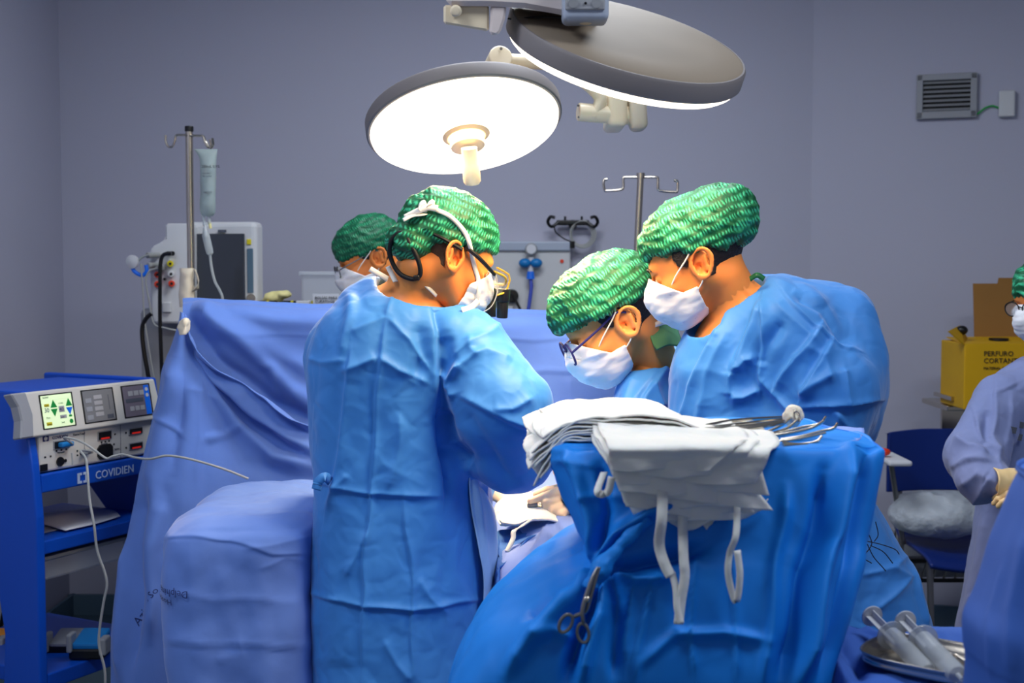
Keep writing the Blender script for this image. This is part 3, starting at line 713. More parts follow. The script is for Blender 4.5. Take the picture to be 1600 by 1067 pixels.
o = mk('hinge_block', V_, [(0, 1, 2, 3), (7, 6, 5, 4)]+[(i, i+4, (i+1) % 4+4, (i+1) % 4) for i in range(4)], 'cream_plastic', bo, smooth=False); o.modifiers.new('b', 'BEVEL').width = .004
poly = [(766, 8), (792, 8), (789, 30), (782, 51), (775, 56), (764, 53), (766, 30)]
n = 7; V_ = [P(x, y, d-.04) for x, y in poly]+[P(x, y, d+.02) for x, y in poly]
o = mk('latch', V_, [tuple(range(n)), tuple(range(n, 2*n))[::-1]]+[(i, i+n, (i+1) % n+n, (i+1) % n) for i in range(n)], 'boom_paint', bo, smooth=False); o.modifiers.new('b', 'BEVEL').width = .005
MB().cyl(P(712, 17, d-.05), P(713, 17, d-.02), .011, n=20, bev=.005).out('knob', 'cream_plastic', bo, smooth=True)
MB().box(P(914, -5, d-.07), (.084, .07, .097), None, .011, 4).out('module', 'module_grey', bo, smooth=True)
MB().box(P(914, 4, d-.107), (.072, .006, .026), None, .002).out('key_panel', 'unit_grey', bo)
for x in (896, 932): MB().cyl(P(x, 5, d-.109), P(x, 5, d-.113), .0085, n=20).out('key', 'grey_plastic', bo)
MB().cyl(P(915, 5, d-.109), P(915, 5, d-.113), .0024).out('sensor', 'black_plastic', bo)
MB().ball(P(915, 32, d-.07), (.016, .016, .008)).out('dome', 'cream_plastic', bo, smooth=True)
MB().tube([P(794, 29, d+.03), P(808, 31, d+.02), P(830, 27, d+.01), P(880, 27, d)], .002).out('cable', 'black_plastic', bo, smooth=True)
MB().box((P(914, 0, 2.47)[0], 2.47, 2.54), (.06, .06, .92), None, .01).out('column', 'boom_paint', bo)
# the light they give
WARM = (1, .70, .38)
lamp_light('surgical_light', 'AREA', LA+nA*.034, 16, WARM, aim=nA, shape='DISK', size=.43, spread=math.radians(115))
lamp_light('surgical_light', 'AREA', LB+nB*.034, 7.5, WARM, aim=nB, shape='DISK', size=.4, spread=math.radians(110))

# ================================================================== DRAPES AND TABLES
def rrect(x0, x1, y0, y1, z, n=20, ex=5, dz=None):
    """closed ring of a rounded rectangle (front is y0)"""
    cx, cy, rx, ry = (x0+x1)/2, (y0+y1)/2, (x1-x0)/2, (y1-y0)/2; q = []
    for t in np.arange(n)*2*PI/n+PI/4:
        c, s = math.cos(t), math.sin(t); k = (abs(c)**ex+abs(s)**ex)**(-1/ex)
        q.append([cx+rx*c*k, cy+ry*s*k, z+(dz(cx+rx*c*k, cy+ry*s*k) if dz else 0)])
    return q
def soft(V, a=.006, s=6, seed=0, an=(1, 1, .35)):
    return a*fbm(V*np.array(an)*s+seed*7.7, 3)

# sheet over the anaesthetic screen
def scr_disp(V, u, v, N):
    L = [([(300, 486), (360, 520), (420, 570), (495, 640)], .030, 13, 'g'), ([(300, 482), (400, 530), (500, 585)], .022, 15, 'g'),
         ([(296, 490), (340, 560), (420, 625), (500, 668)], -.03, 12, 'g'), ([(340, 522), (500, 526), (700, 530), (960, 532)], .004, 2, 's'),
         ([(350, 482), (430, 500), (520, 505)], .008, 10, 'g'), ([(405, 570), (430, 572), (432, 630)], .006, 3), ([(760, 590), (850, 582), (960, 588)], .006, 3, 's'), ([(892, 590), (893, 640)], .004, 3)]
    return creases(V, L, 4)*np.sign(-N[:, 1]) + soft(V, .007, 5, 1)*np.sign(-N[:, 1])
rows = []
for y, dd in ((468, 3.86), (475, 3.84), (481, 3.8), (500, 3.77), (560, 3.76), (640, 3.76), (740, 3.75), (850, 3.75)):
    rows.append([P(x, y+(x-290)*(.032 if y < 520 else .02), dd+.03*math.sin(x*.02+y*.01)*(y > 500)) for x in (286, 300, 340, 420, 520, 620, 720, 820, 900, 975, 1030)])
V_, F_ = sheet(rows, 150, 260, disp=scr_disp)
o = mk('screen_drape', V_, F_, 'cotton_drape', solid=.003); tag(o, 'blue cotton sheet hung straight across the screen behind the surgeons', 'drape')
# rail that carries it
rl = empty('anaesthetic_screen', (P(296, 500, 3.9)[0], 3.9, 0), 'steel screen rail hidden under the hanging blue sheet', 'screen')
a = P(290, 482, 3.9); c = P(1030, 508, 3.9)
MB().cyl(a, c, .008).out('rail', 'steel', rl); MB().cyl(a, (a[0], a[1], 0), .008).out('post', 'steel', rl); MB().cyl(c, (c[0], c[1], 0), .008).out('post', 'steel', rl)

# sheet gathered at the corner and falling to the floor
def side_disp(V, u, v, N):
    L = [([(296, 500), (325, 545), (365, 584), (420, 622), (500, 668)], .028, 7, 'g'), ([(300, 520), (340, 572), (400, 620), (500, 690)], -.022, 7, 'g'),
         ([(304, 530), (345, 592), (400, 640), (500, 705)], .028, 9, 'g'), ([(306, 545), (350, 618), (410, 670), (500, 728)], -.02, 9, 'g'),
         ([(310, 550), (348, 630), (400, 692), (430, 712), (500, 722)], .024, 11, 'g'), ([(330, 640), (380, 720), (450, 745), (500, 750)], -.012, 12, 'g'),
         ([(312, 590), (311, 650), (308, 760)], .006, 3), ([(290, 610), (320, 618), (345, 630)], .006, 3), ([(315, 690), (350, 680), (385, 664)], .010, 6, 'g'),
         ([(276, 560), (262, 640), (240, 760), (225, 900)], .020, 10, 'g'), ([(285, 560), (280, 640), (272, 740)], -.012, 10, 'g'),
         ([(243, 645), (265, 668), (285, 686)], .008, 3, 's'), ([(235, 760), (215, 900), (205, 1060)], -.02, 8, 'g'), ([(255, 780), (240, 860), (232, 1000)], .02, 8, 'g'), ([(200, 850), (192, 950), (188, 1060)], .014, 7, 'g')]
    return (creases(V, L, 5)+soft(V, .012, 5, 4)*np.clip(u*4, 0, 1))*np.sign(-N[:, 1])
R_ = [(487, 283, 296, 3.70), (510, 280, 308, 3.68), (550, 270, 342, 3.66), (600, 256, 400, 3.62), (660, 241, 500, 3.60), (740, 222, 560, 3.55), (840, 202, 560, 3.5), (950, 184, 560, 3.46), (1080, 172, 560, 3.44), (1250, 165, 560, 3.42)]
rows = [[P(l+(r-l)*t, y+(t*12 if y < 700 else 0), dd+.05*math.sin(t*3.0)+.02*math.sin(t*9+y*.004)*min(1, (y-480)/200)+(.10*(1-t*8) if t < .12 else 0)) for t in (0, .04, .1, .2, .32, .45, .6, .75, .9, 1)] for y, l, r, dd in R_]
V_, F_ = sheet(rows, 240, 190, disp=side_disp)
o = mk('gathered_drape', V_, F_, 'cotton_drape', solid=.003); tag(o, 'blue cotton sheet gathered at the tape and fanning out to the floor', 'drape')
V_, F_ = sheet([[P(281, 503, 3.63), P(290, 497, 3.61), P(298, 501, 3.63)], [P(279, 512, 3.63), P(289, 510, 3.6), P(297, 508, 3.62)], [P(283, 523, 3.63), P(287, 523, 3.6), P(293, 519, 3.62)]], 12, 12, disp=lambda V, u, v, N: .006*perlin(V*60))
o = mk('adhesive_tape', V_, F_, 'tape', solid=.002); tag(o, 'crumpled white tape pinning the gathered blue sheet at its corner', 'tape')

# arm board under its own sheet
def blk(x, y): return -.045*max(0, (-.70-x)/.1)**1.5*(.6) + .012*math.sin(y*9)
def arm_disp(V, u, v, N):
    L = [([(235, 842), (300, 838), (360, 846), (420, 866), (500, 868)], .008, 4, 's'), ([(232, 925), (330, 940), (480, 935)], .006, 4), ([(255, 1003), (350, 1010), (490, 1012)], .010, 4, 's'),
         ([(222, 850), (240, 930), (262, 1067)], .016, 5, 's'), ([(330, 800), (420, 780), (500, 790)], .006, 6), ([(300, 760), (420, 746), (500, 744)], .006, 4), ([(340, 1030), (385, 1020), (380, 1000)], .006, 4), ([(380, 860), (430, 850), (490, 838)], .006, 4), ([(400, 890), (440, 870), (495, 880)], .005, 5)]
    return .5*creases(V, L, 9)+soft(V, .014, 5, 9, (1, 1, .8))+.005*crumple(V, 5, 3)
X0, X1, Y0, Y1, ZT = -.785, -.43, 2.72, 3.40, .942
rings = [rrect(-.601, -.60, 3.05, 3.051, ZT+.008), rrect(X0+.08, X1-.05, Y0+.08, Y1-.05, ZT+.004, dz=blk), rrect(X0+.02, X1-.01, Y0+.02, Y1-.01, ZT-.006, dz=blk), rrect(X0, X1, Y0, Y1, ZT-.03, dz=blk), rrect(X0-.002, X1+.0, Y0-.01, Y1, ZT-.09, dz=blk),
         rrect(X0+.01, X1, Y0-.015, Y1, .70), rrect(X0+.03, X1, Y0-.02, Y1, .5), rrect(X0+.045, X1, Y0-.02, Y1, .25), rrect(X0+.05, X1, Y0-.02, Y1, .05)]
V_, F_ = sheet(rings, 170, 300, True, disp=arm_disp)
o = mk('arm_board_drape', V_, F_, 'cotton_drape'); tag(o, 'pale blue printed sheet over the arm board left of the standing surgeon', 'drape'); armd = o
def on_surface(o, s, size, px, py, ang_, dd, m='ink_drape'):
    """lettering printed on a sheet: laid flat, then dropped onto the cloth"""
    bv = BVHTree.FromPolygons([tuple(v.co+o.location) for v in o.data.vertices], [tuple(p.vertices) for p in o.data.polygons])
    t = text(s, m, size, (0, 0, 0), (math.cos(ang_), 0, math.sin(ang_)), (-math.sin(ang_), 0, math.cos(ang_)), None, ext=0, name='printed_lettering')
    c0 = P(px, py, dd)
    bm = bmesh.new(); bm.from_mesh(t.data); bmesh.ops.triangulate(bm, faces=bm.faces); bmesh.ops.subdivide_edges(bm, edges=[e for e in bm.edges if e.calc_length() > .01], cuts=2)
    V = []
    for v in bm.verts:
        q = v.co+t.location+Vector(c0)
        h = bv.ray_cast(Vector((q.x, q.y-.6, q.z)), Vector((0, 1, 0)))
        V.append(tuple(h[0]-Vector((0, .0045, 0))) if h[0] else tuple(q))
    bm.verts.index_update(); fs = [[v.index for v in f.verts] for f in bm.faces]; bm.free(); bpy.data.objects.remove(t)
    return mk('printed_lettering', V, fs, m, o, smooth=False)
on_surface(armd, 'Delphina', .0215, 296, 922, PI, 2.72); on_surface(armd, 'Hospit', .018, 268, 938, PI, 2.72)
sd = bpy.data.objects['gathered_drape']
on_surface(sd, 'Aziz', .034, 201, 994, .95, 3.4); on_surface(sd, 'o So', .026, 219, 952, .8, 3.4)

# patient on the table under drapes
def pat_disp(V, u, v, N):
    L = [([(800, 850), (780, 930), (745, 1010)], .012, 6), ([(858, 815), (830, 870), (800, 930)], .012, 5, 's'), ([(870, 815), (900, 860), (935, 900)], .012, 4, 's'), ([(850, 830), (900, 880), (925, 905)], .008, 4)]
    return creases(V, L, 3)+soft(V, .010, 6, 12)
rows = []
for Y, zt, hw in ((2.42, .66, .17), (2.5, .79, .20), (2.62, .83, .22), (2.8, .87, .24), (3.0, .895, .25), (3.2, .90, .26), (3.45, .91, .27), (3.72, .93, .27)):
    cx = .17; rows.append([(cx-hw+.01, Y, .05), (cx-hw+.01, Y, .45), (cx-hw+.01, Y, zt-.16), (cx-hw*.7, Y, zt-.05), (cx-hw*.3, Y, zt), (cx, Y, zt+.008), (cx+hw*.2, Y, zt), (cx+hw*.36, Y, zt-.04), (cx+hw*.42, Y, zt-.18), (cx+hw*.42, Y, .45), (cx+hw*.42, Y, .05)])
rows = [[(q[0], 2.38, .05+(q[2]-.05)*.1) for q in rows[0]]]+rows
V_, F_ = sheet(rows, 130, 130, disp=pat_disp)
o = mk('patient_drape', V_, F_, 'light_drape', solid=.003); tag(o, 'light blue sheet over the patient beyond the knotted instrument drape', 'drape')
V_, F_ = sheet([[P(770, 838, 3.0), P(776, 826, 3.04), P(800, 822, 3.08), P(850, 812, 3.1), P(890, 815, 3.1), P(915, 838, 3.08)],
                [P(768, 870, 2.9), P(775, 852, 2.93), P(800, 842, 2.97), P(850, 824, 3.0), P(880, 826, 3.02), P(925, 870, 2.98)],
                [P(764, 950, 2.75), P(772, 900, 2.8), P(786, 875, 2.86), P(824, 838, 2.94), P(872, 836, 2.96), P(930, 896, 2.88)],
                ], 40, 60, disp=lambda V, u, v, N: .008+soft(V, .006, 9, 3))
o = mk('absorbent_pad', V_, F_, 'pad_drape', solid=-.006); tag(o, 'darker blue quilted pad spread around the operating field', 'pad')
# table under everything
ot = empty('operating_table', (.17, 3.1, 0), 'operating table hidden under the sheets', 'operating table')
MB().box((.10, 3.12, .62), (.28, 1.1, .1), None, .02).out('table_top', 'dark_steel', ot); MB().box((.10, 3.1, .3), (.2, .35, .56), None, .02).out('column', 'steel', ot); MB().box((.10, 3.1, .03), (.28, .8, .06), None, .02).out('base', 'dark_steel', ot)

# towels in the field
def towel(name, rows, m, label, cat, th=.004, nu=40, nv=40, a=.004, s=18, parent=None, group=None, seed=0):
    V, Fc = sheet(rows, nu, nv, disp=lambda V, u, v, N: soft(V, a, s, seed, (1, 1, 1)))
    o = mk(name, V, Fc, m, parent, solid=th, offs=0)
    if label: tag(o, label, cat, group)
    return o
towel('surgical_towel', [[P(772, 800, 3.1), P(785, 772, 3.14), P(800, 758, 3.2), P(840, 772, 3.25), P(880, 778, 3.28)],
      [P(776, 812, 3.05), P(792, 790, 3.08), P(820, 782, 3.1), P(850, 790, 3.12), P(890, 800, 3.15)],
      [P(782, 820, 3.02), P(800, 818, 3.02), P(826, 806, 3.03), P(870, 806, 3.05), P(906, 826, 3.08)]], 'gauze', 'white towel around the lit wound beneath the hand', 'towel', .006, a=.008, s=14)
o = towel('wet_gauze', [[P(784, 806, 3.04), P(800, 798, 3.05), P(828, 790, 3.06), P(850, 794, 3.07), P(882, 806, 3.1)],
      [P(780, 812, 3.0), P(800, 812, 3.0), P(828, 804, 3.01), P(860, 806, 3.02), P(884, 822, 3.05)],
      [P(784, 818, 2.98), P(806, 822, 2.98), P(832, 812, 2.98), P(862, 812, 2.99), P(884, 830, 3.02)]], 'gauze', 'folded gauze with a dangling tape at the near edge of the field', 'gauze', .006, a=.004, s=16, seed=4)
mk('tape', *ribbon([P(830, 812, 2.96), P(815, 822, 2.95), P(803, 830, 2.94), (P(802, 840, 2.93)), P(798, 850, 2.92), P(792, 862, 2.91)], .012, .002, side=(1, 0, .5)), 'gauze', o)
rt = empty('retractor', P(898, 842, 3.0), 'steel retractors lying at the near right side of the field', 'retractor')
MB().tube([P(872, 822, 3.03), P(890, 836, 3.02), P(925, 850, 3.0)], .004).tube([P(890, 832, 3.04), P(905, 842, 3.02), P(930, 846, 3.02)], .0035).out('blade', 'steel', rt, smooth=True)
o = MB().box(P(832, 789, 3.05), (.026, .012, .009), Matrix.Rotation(-.1, 3, 'Y'), .002).out('clip', 'dark_steel'); tag(o, 'small grey metal clip on the gauze beside the gloved fingertip', 'clip')

# ================================================================== INSTRUMENT STAND (drape gathered by a clamp)
def mayo_disp(V, u, v, N):
    L = [([(940, 872), (965, 835), (1010, 800), (1060, 785)], .020, 9, 'g'), ([(935, 885), (975, 885), (1040, 868), (1100, 850)], -.016, 9, 'g'), ([(936, 880), (925, 820), (900, 745), (880, 705)], .012, 8, 'g'), ([(935, 870), (948, 800), (940, 730)], -.012, 8, 'g'),
         ([(938, 892), (900, 930), (840, 990), (790, 1050)], .016, 11, 'g'), ([(938, 892), (925, 950), (880, 1067)], -.024, 9, 'g'), ([(940, 890), (935, 960), (905, 1067)], .022, 9, 'g'), ([(944, 890), (965, 940), (965, 1067)], -.014, 10, 'g'),
         ([(946, 888), (990, 905), (1040, 900)], .010, 8, 'g'), ([(985, 900), (975, 1000), (960, 1067)], .006, 4, 's'), ([(1015, 905), (1000, 1000), (990, 1067)], .006, 4, 's'),
         ([(1330, 705), (1290, 850), (1245, 1067)], .024, 13, 'g'), ([(1290, 740), (1255, 900), (1225, 1067)], -.016, 12, 'g'), ([(1360, 705), (1325, 880), (1280, 1067)], -.012, 8, 'g'), ([(1230, 760), (1210, 900), (1195, 1067)], .008, 8, 'g'),
         ([(1085, 850), (1080, 960), (1085, 1067)], .005, 3, 's'), ([(1145, 860), (1150, 1067)], .004, 3, 's'), ([(905, 780), (930, 775), (990, 778)], .004, 3), ([(860, 720), (930, 730)], .004, 4),
         ([(820, 960), (860, 930), (910, 920)], -.010, 9, 'g'), ([(830, 1000), (870, 985), (900, 1000)], .008, 8, 'g'), ([(1000, 1040), (1060, 990), (1130, 985), (1200, 1000)], .006, 8, 'g')]
    fr = (N[:, 1] < .3)
    return 1.7*creases(V, L, 8)*fr+soft(V, .012, 6, 21)*np.clip(u*3, .15, 1)+.004*crumple(V, 7, 6)
ZM = 1.222
def mring(row, y, d, db=2.36, inset=0, zb=None):
    f = [P(x, y, d+(0.04 if i in (0, 5) else 0)) for i, x in enumerate(row)]
    z = f[2][2]
    k = [f[0]+[0, .10, 0], ]
    q = list(f)+[np.array([f[5][0]+.005, (d+db)/2, z]), np.array([f[5][0]-.03, db, z])]+[np.array([f[i][0], db+.01, z]) for i in (4, 3, 2, 1)]+[np.array([f[0][0]+.03, db, z]), np.array([f[0][0]-.005, (d+db)/2, z])]
    for p in q[6:]: p[2] = z
    return q
base = mring((874, 970, 1070, 1180, 1290, 1380), 706, 1.97)
c0 = np.mean(base, 0); rings = []
for k, zz in ((.002, ZM+.002), (.5, ZM+.002), (.9, ZM), (.97, ZM-.004)): rings.append([[c0[0]+(p[0]-c0[0])*k, c0[1]+(p[1]-c0[1])*k, zz] for p in base])
rings[2] = [list(p) for p in rings[2]]
for row, y, d in (((870, 970, 1070, 1180, 1290, 1382), 712, 1.955), ((892, 960, 1070, 1180, 1280, 1366), 790, 1.935), ((915, 972, 1075, 1180, 1272, 1352), 845, 1.92), ((934, 985, 1080, 1180, 1265, 1343), 888, 1.90), ((852, 930, 1060, 1170, 1255, 1328), 940, 1.885), ((778, 900, 1040, 1160, 1242, 1312), 1000, 1.87), ((730, 880, 1030, 1150, 1230, 1294), 1067, 1.86), ((700, 870, 1030, 1150, 1220, 1275), 1160, 1.86), ((690, 870, 1030, 1150, 1215, 1265), 1330, 1.86)):
    rings.append(mring(row, y, d))
V_, F_ = sheet(rings, 260, 420, True, disp=mayo_disp)
o = mk('instrument_stand_drape', V_, F_, 'paper_drape'); tag(o, 'bright blue drape over the instrument stand, gathered by a clamp at its left', 'drape')
st = empty('instrument_stand', (.35, 2.16, 0), 'instrument stand hidden under the bright blue gathered drape', 'stand')
MB().box((.32, 2.17, ZM-.03), (.42, .3, .02), None, .006).out('tray', 'steel', st); MB().cyl((.30, 2.17, .05), (.30, 2.17, ZM-.03), .016).out('post', 'steel', st); MB().box((.28, 2.17, .03), (.3, .3, .05), None, .015).out('base', 'dark_steel', st)
# knot cloth twist at the clamp
V_, F_ = surface_nets(lambda p: smin(smin(cone(p, P(938, 888, 1.87), P(966, 858, 1.885), .013, .008), cone(p, P(938, 888, 1.87), P(925, 915, 1.87), .012, .016), .02), cone(p, P(938, 886, 1.87), P(1010, 812, 1.90), .010, .012), .015)+.004*ridged(p*30), P(900, 930, 1.83)-[0, .02, 0], P(1020, 795, 1.95)+.02, .003)
mk('gathered_knot', V_, F_, 'paper_drape', o)

# lap sponges: left pile, top to bottom
def sponge(rows, label, group, seed, tape=None, th=.003):
    V, Fc = sheet(rows, 44, 34, disp=lambda V, u, v, N: soft(V, .0035, 16, seed, (1, 1, 1))+.0018*crumple(V, 16, seed))
    o = mk('lap_sponge', V, Fc, 'gauze', solid=th, offs=0); tag(o, label, 'gauze sponge', group)
    if tape: 
        tp = mk('tape', *ribbon([P(*q) for q in tape[0]], tape[1], .002, side=tape[2]), 'gauze', o)
    return o
rr = random.Random(3)
ORD = ('first', 'second', 'third', 'fourth', 'fifth', 'sixth', 'seventh', 'eighth', 'ninth', 'tenth')
nL = 9
for k in range(nL):
    t = k/(nL-1)                      # 0 bottom .. 1 top
    zb = ZM+.005+.0044*k; xr = 1030+50*t+rr.uniform(-8, 8); rows = []
    dz = (.062-.03*t)+rr.uniform(-.005, .005); xl = 832+rr.uniform(-4, 6)+(14 if t > .8 else 0)
    for fx in (0, .06, .14, .24, .4, .6, .8, 1):
        x = xl+(xr-xl)*fx; drop = dz*(1-min(1, fx/.26))**1.3 if fx < .26 else 0; lift = .003*math.sin(fx*PI)*t+.006*math.sin(fx*9+k)*.3
        end = -.5*(zb-ZM-.004)*max(0, (fx-.72)/.28)**1.2
        row = []
        for j, dd in enumerate((2.02, 2.08, 2.16, 2.24, 2.31)):
            X = (x-800)/F*2.1+rr.uniform(-.002, .002)+.004*math.sin(j+k)+(.01*(fx < .1)*math.sin(k*2.1+j*1.3))
            row.append((X, dd, zb-drop*(1.15-.12*j)+lift+end+.002*math.sin(j*2+k)))
        rows.append(row)
    pos = 'topmost' if k == nL-1 else ('lowest' if k == 0 else None)
    lab = ('topmost' if k == nL-1 else 'lowest' if k == 0 else 'inner')+' white gauze sponge of the flat pile drooping over the left corner'
    if 0 < k < nL-1: lab = 'white gauze sponge, %s from the top of the flat pile drooping at the left corner' % ORD[nL-1-k]
    sponge(rows, lab, 'gauze sponges in the flat left pile', k)
nR = 10
for k in range(nR):
    t = k/(nR-1); dF = 1.925-.0075*k; zb = ZM+.004+.0020*k
    ye = [842, 832, 826, 812, 800, 788, 776, 760, 748, 738][k]
    xl0, xr0 = 945+8*math.sin(k*1.7), 1150+30*math.sin(k*1.1+1)+(40 if k > 6 else 0)
    xle = [1045, 1020, 1000, 990, 978, 975, 968, 968, 958, 955][k]; xre = [1125, 1150, 1200, 1180, 1208, 1190, 1202, 1180, 1150, 1110][k]
    rows = []
    for i, (f, dd) in enumerate(((0, 2.17), (0, 2.09), (0, 2.01), (0, 1.965), (.15, dF+.004), (.5, dF), (.8, dF+.002), (1, dF+.004))):
        row = []
        for j in range(7):
            g = j/6; xl = xl0+(xle-xl0)*f; xr = xr0+(xre-xr0)*f; x = xl+(xr-xl)*g
            if f == 0:
                z = zb+.0012*math.sin(j*1.7+k)-(.006 if i == 3 else 0)+.012*(1-g)*k/nR; xx = (x-800)/F*1.97
                row.append((xx+.02*(g-.5), dd, z))
            else:
                yt = 706-1.9*k; yy = yt+(ye-yt)*f*(1-.10*abs(math.sin(g*4.5+k*1.3))*(f > .7))-(24*(g-.45)**2*4 if f == 1 and k < 3 else 0)*1.3
                q = P(x, yy, dd-.006*math.sin(g*8+k*2)*f); row.append(tuple(q))
        rows.append(row)
    lab = 'white gauze sponge, %s from the top of the pile spilling over the front edge' % ORD[nR-1-k]
    if k == 0: lab = 'longest white gauze sponge, hanging lowest over the front of the blue drape'
    if k == nR-1: lab = 'topmost white gauze sponge of the pile spilling over the front edge'
    sponge(rows, lab, 'gauze sponges in the spilling front pile', 20+k)
# their long tapes
for pts, wd, sd_, lb in (
    (((944, 738, 1.92), (934, 765, 1.885), (938, 772, 1.88), (950, 768, 1.88), (956, 745, 1.88)), .011, (.9, 0, .3), 'short looped white tape at the left end of the spilling sponges'),
    (((1036, 745, 1.885), (1034, 810, 1.862), (1030, 850, 1.875), (1038, 880, 1.872), (1048, 900, 1.87)), .016, (1, .2, 0), 'broad white sponge tape hanging left of the lowest point'),
    (((1066, 800, 1.91), (1068, 870, 1.875), (1070, 900, 1.87), (1064, 940, 1.868), (1060, 975, 1.866)), .015, (1, .3, 0), 'longest white sponge tape hanging straight down the blue drape'),
    (((1050, 895, 1.872), (1056, 920, 1.868), (1058, 950, 1.864), (1064, 974, 1.862)), .010, (1, .2, 0), 'narrow white tape end beside the longest tape'),
    (((1152, 780, 1.90), (1150, 835, 1.872), (1140, 865, 1.878), (1138, 900, 1.875), (1150, 940, 1.872), (1156, 900, 1.868), (1152, 860, 1.87)), .010, (1, .2, 0), 'twisted white tape loop hanging on the right of the sponges')):
    o = mk('sponge_tape', *ribbon([P(*q) for q in pts], wd, .002, side=sd_), 'gauze'); tag(o, lb, 'tape')

# instruments on the stand
def instr(name, label, cat, shafts, r=.0028, m='steel', grp=None):
    pts0 = P(*shafts[0][0]); e = empty(name, pts0, label, cat, grp)
    for s in shafts:
        MB().tube([P(*q)+[0, 0, .011] for q in s], [r*1.5]+[r]*(len(s)-2)+[r*.8], 8, 5).out('shank', m, e, smooth=True)
    return e
e = instr('dissecting_forceps', 'long thin forceps lying behind the others across the stand', 'forceps', [((1085, 681, 2.06), (1140, 668, 2.12), (1200, 663, 2.2), (1240, 661, 2.26)), ((1085, 683, 2.05), (1140, 675, 2.08), (1190, 669, 2.12), (1232, 664, 2.16))], .003)
e = instr('needle_holder', 'dark steel needle holder beneath the long thin forceps', 'needle holder', [((1090, 684, 2.03), (1140, 679, 2.05), (1180, 675, 2.07), (1225, 668, 2.1)), ((1092, 687, 2.02), (1150, 683, 2.04), (1200, 675, 2.07), (1224, 671, 2.09))], .0034)
e = instr('sponge_holder', 'ring ended clamp gripping a small gauze ball, standing up', 'clamp', [((1165, 692, 2.08), (1195, 686, 2.09), (1222, 674, 2.1), (1240, 660, 2.11)), ((1180, 694, 2.06), (1205, 688, 2.07), (1232, 678, 2.08), (1248, 664, 2.1))], .0026)
V_, F_ = surface_nets(lambda p: smax(smin(ell(p, P(1238, 662, 2.12), (.016, .014, .018)), ell(p, P(1244, 655, 2.12), (.011, .012, .011)), .01), -ell(p, P(1246, 658, 2.095), (.004, .012, .008)), .004)+.003*perlin(p*90), P(1240, 660, 2.12)-.03, P(1240, 660, 2.12)+.03, .002)
mk('gauze_ball', V_+[0, 0, .011], F_, 'cotton_wool', e)
MB().tube([P(1245+4*math.cos(t)-.3*6*math.sin(t), 651-8*math.sin(t), 2.098) for t in np.linspace(0, 2*PI, 9)[:-1]], .0018, 8, 4, closed=True).out('ring', 'steel', e, smooth=True)
instr('curved_clamp', 'curved clamp with its tip bent up, next to the gauze ball', 'clamp', [((1160, 692, 2.07), (1210, 688, 2.07), (1255, 678, 2.08), (1280, 673, 2.08), (1291, 661, 2.08)), ((1190, 694, 2.06), (1230, 688, 2.06), (1268, 679, 2.07), (1287, 668, 2.075))], .0027)
instr('curved_clamp', 'curved clamp farthest right with its tip bent up', 'clamp', [((1220, 699, 2.04), (1250, 693, 2.04), (1285, 684, 2.05), (1302, 680, 2.05), (1309, 671, 2.05)), ((1214, 702, 2.03), (1250, 696, 2.03), (1290, 687, 2.04))], .0026)
instr('curved_clamp', 'low flat clamp at the front edge with a pale tip', 'clamp', [((1222, 704, 2.01), (1250, 705, 2.01), (1275, 701, 2.01), (1284, 692, 2.02)), ((1224, 707, 2.0), (1262, 705, 2.0))], .0026)
towel('surgical_towel', [[P(1120, 672, 2.3), P(1160, 664, 2.32), P(1220, 664, 2.33), P(1290, 668, 2.33), P(1350, 672, 2.3)], [P(1110, 690, 2.1), P(1160, 688, 2.12), P(1220, 690, 2.14), P(1290, 684, 2.15), P(1350, 680, 2.16)], [P(1120, 702, 2.01), P(1180, 702, 2.01), P(1240, 700, 2.02), P(1300, 696, 2.03), P(1340, 692, 2.05)]], 'light_drape', 'pale blue cloth under the clamps on the instrument stand', 'cloth', .004, a=.005, s=16, seed=8)
# towel clamp
cl = empty('towel_clamp', P(935, 890, 1.84), 'steel towel clamp with two finger rings hanging at the gathered knot', 'clamp')
for s in (((937, 886, 1.845), (930, 905, 1.84), (920, 940, 1.838), (914, 955, 1.838), (900, 962, 1.84), (893, 966, 1.842)), ((934, 886, 1.842), (925, 905, 1.838), (915, 935, 1.834), (910, 955, 1.832), (911, 968, 1.832), (912, 976, 1.834))):
    MB().tube([P(*q) for q in s], [.002, .0032, .0038, .0035, .003, .0025], 8, 5).out('arm', 'dark_steel', cl, smooth=True)
for cx, cy, tl in ((884, 974, .5), (911, 989, -.15)):
    MB().tube([P(cx+(9*math.cos(t))*math.cos(tl)+15*math.sin(t)*math.sin(tl)*-1, cy+15*math.sin(t)*math.cos(tl)+9*math.cos(t)*math.sin(tl), 1.835) for t in np.linspace(0, 2*PI, 11)[:-1]], .0026, 8, 4, closed=True).out('finger_ring', 'dark_steel', cl, smooth=True)
MB().ball(P(917, 936, 1.834), .0055).out('pivot_screw', 'steel', cl, smooth=True)

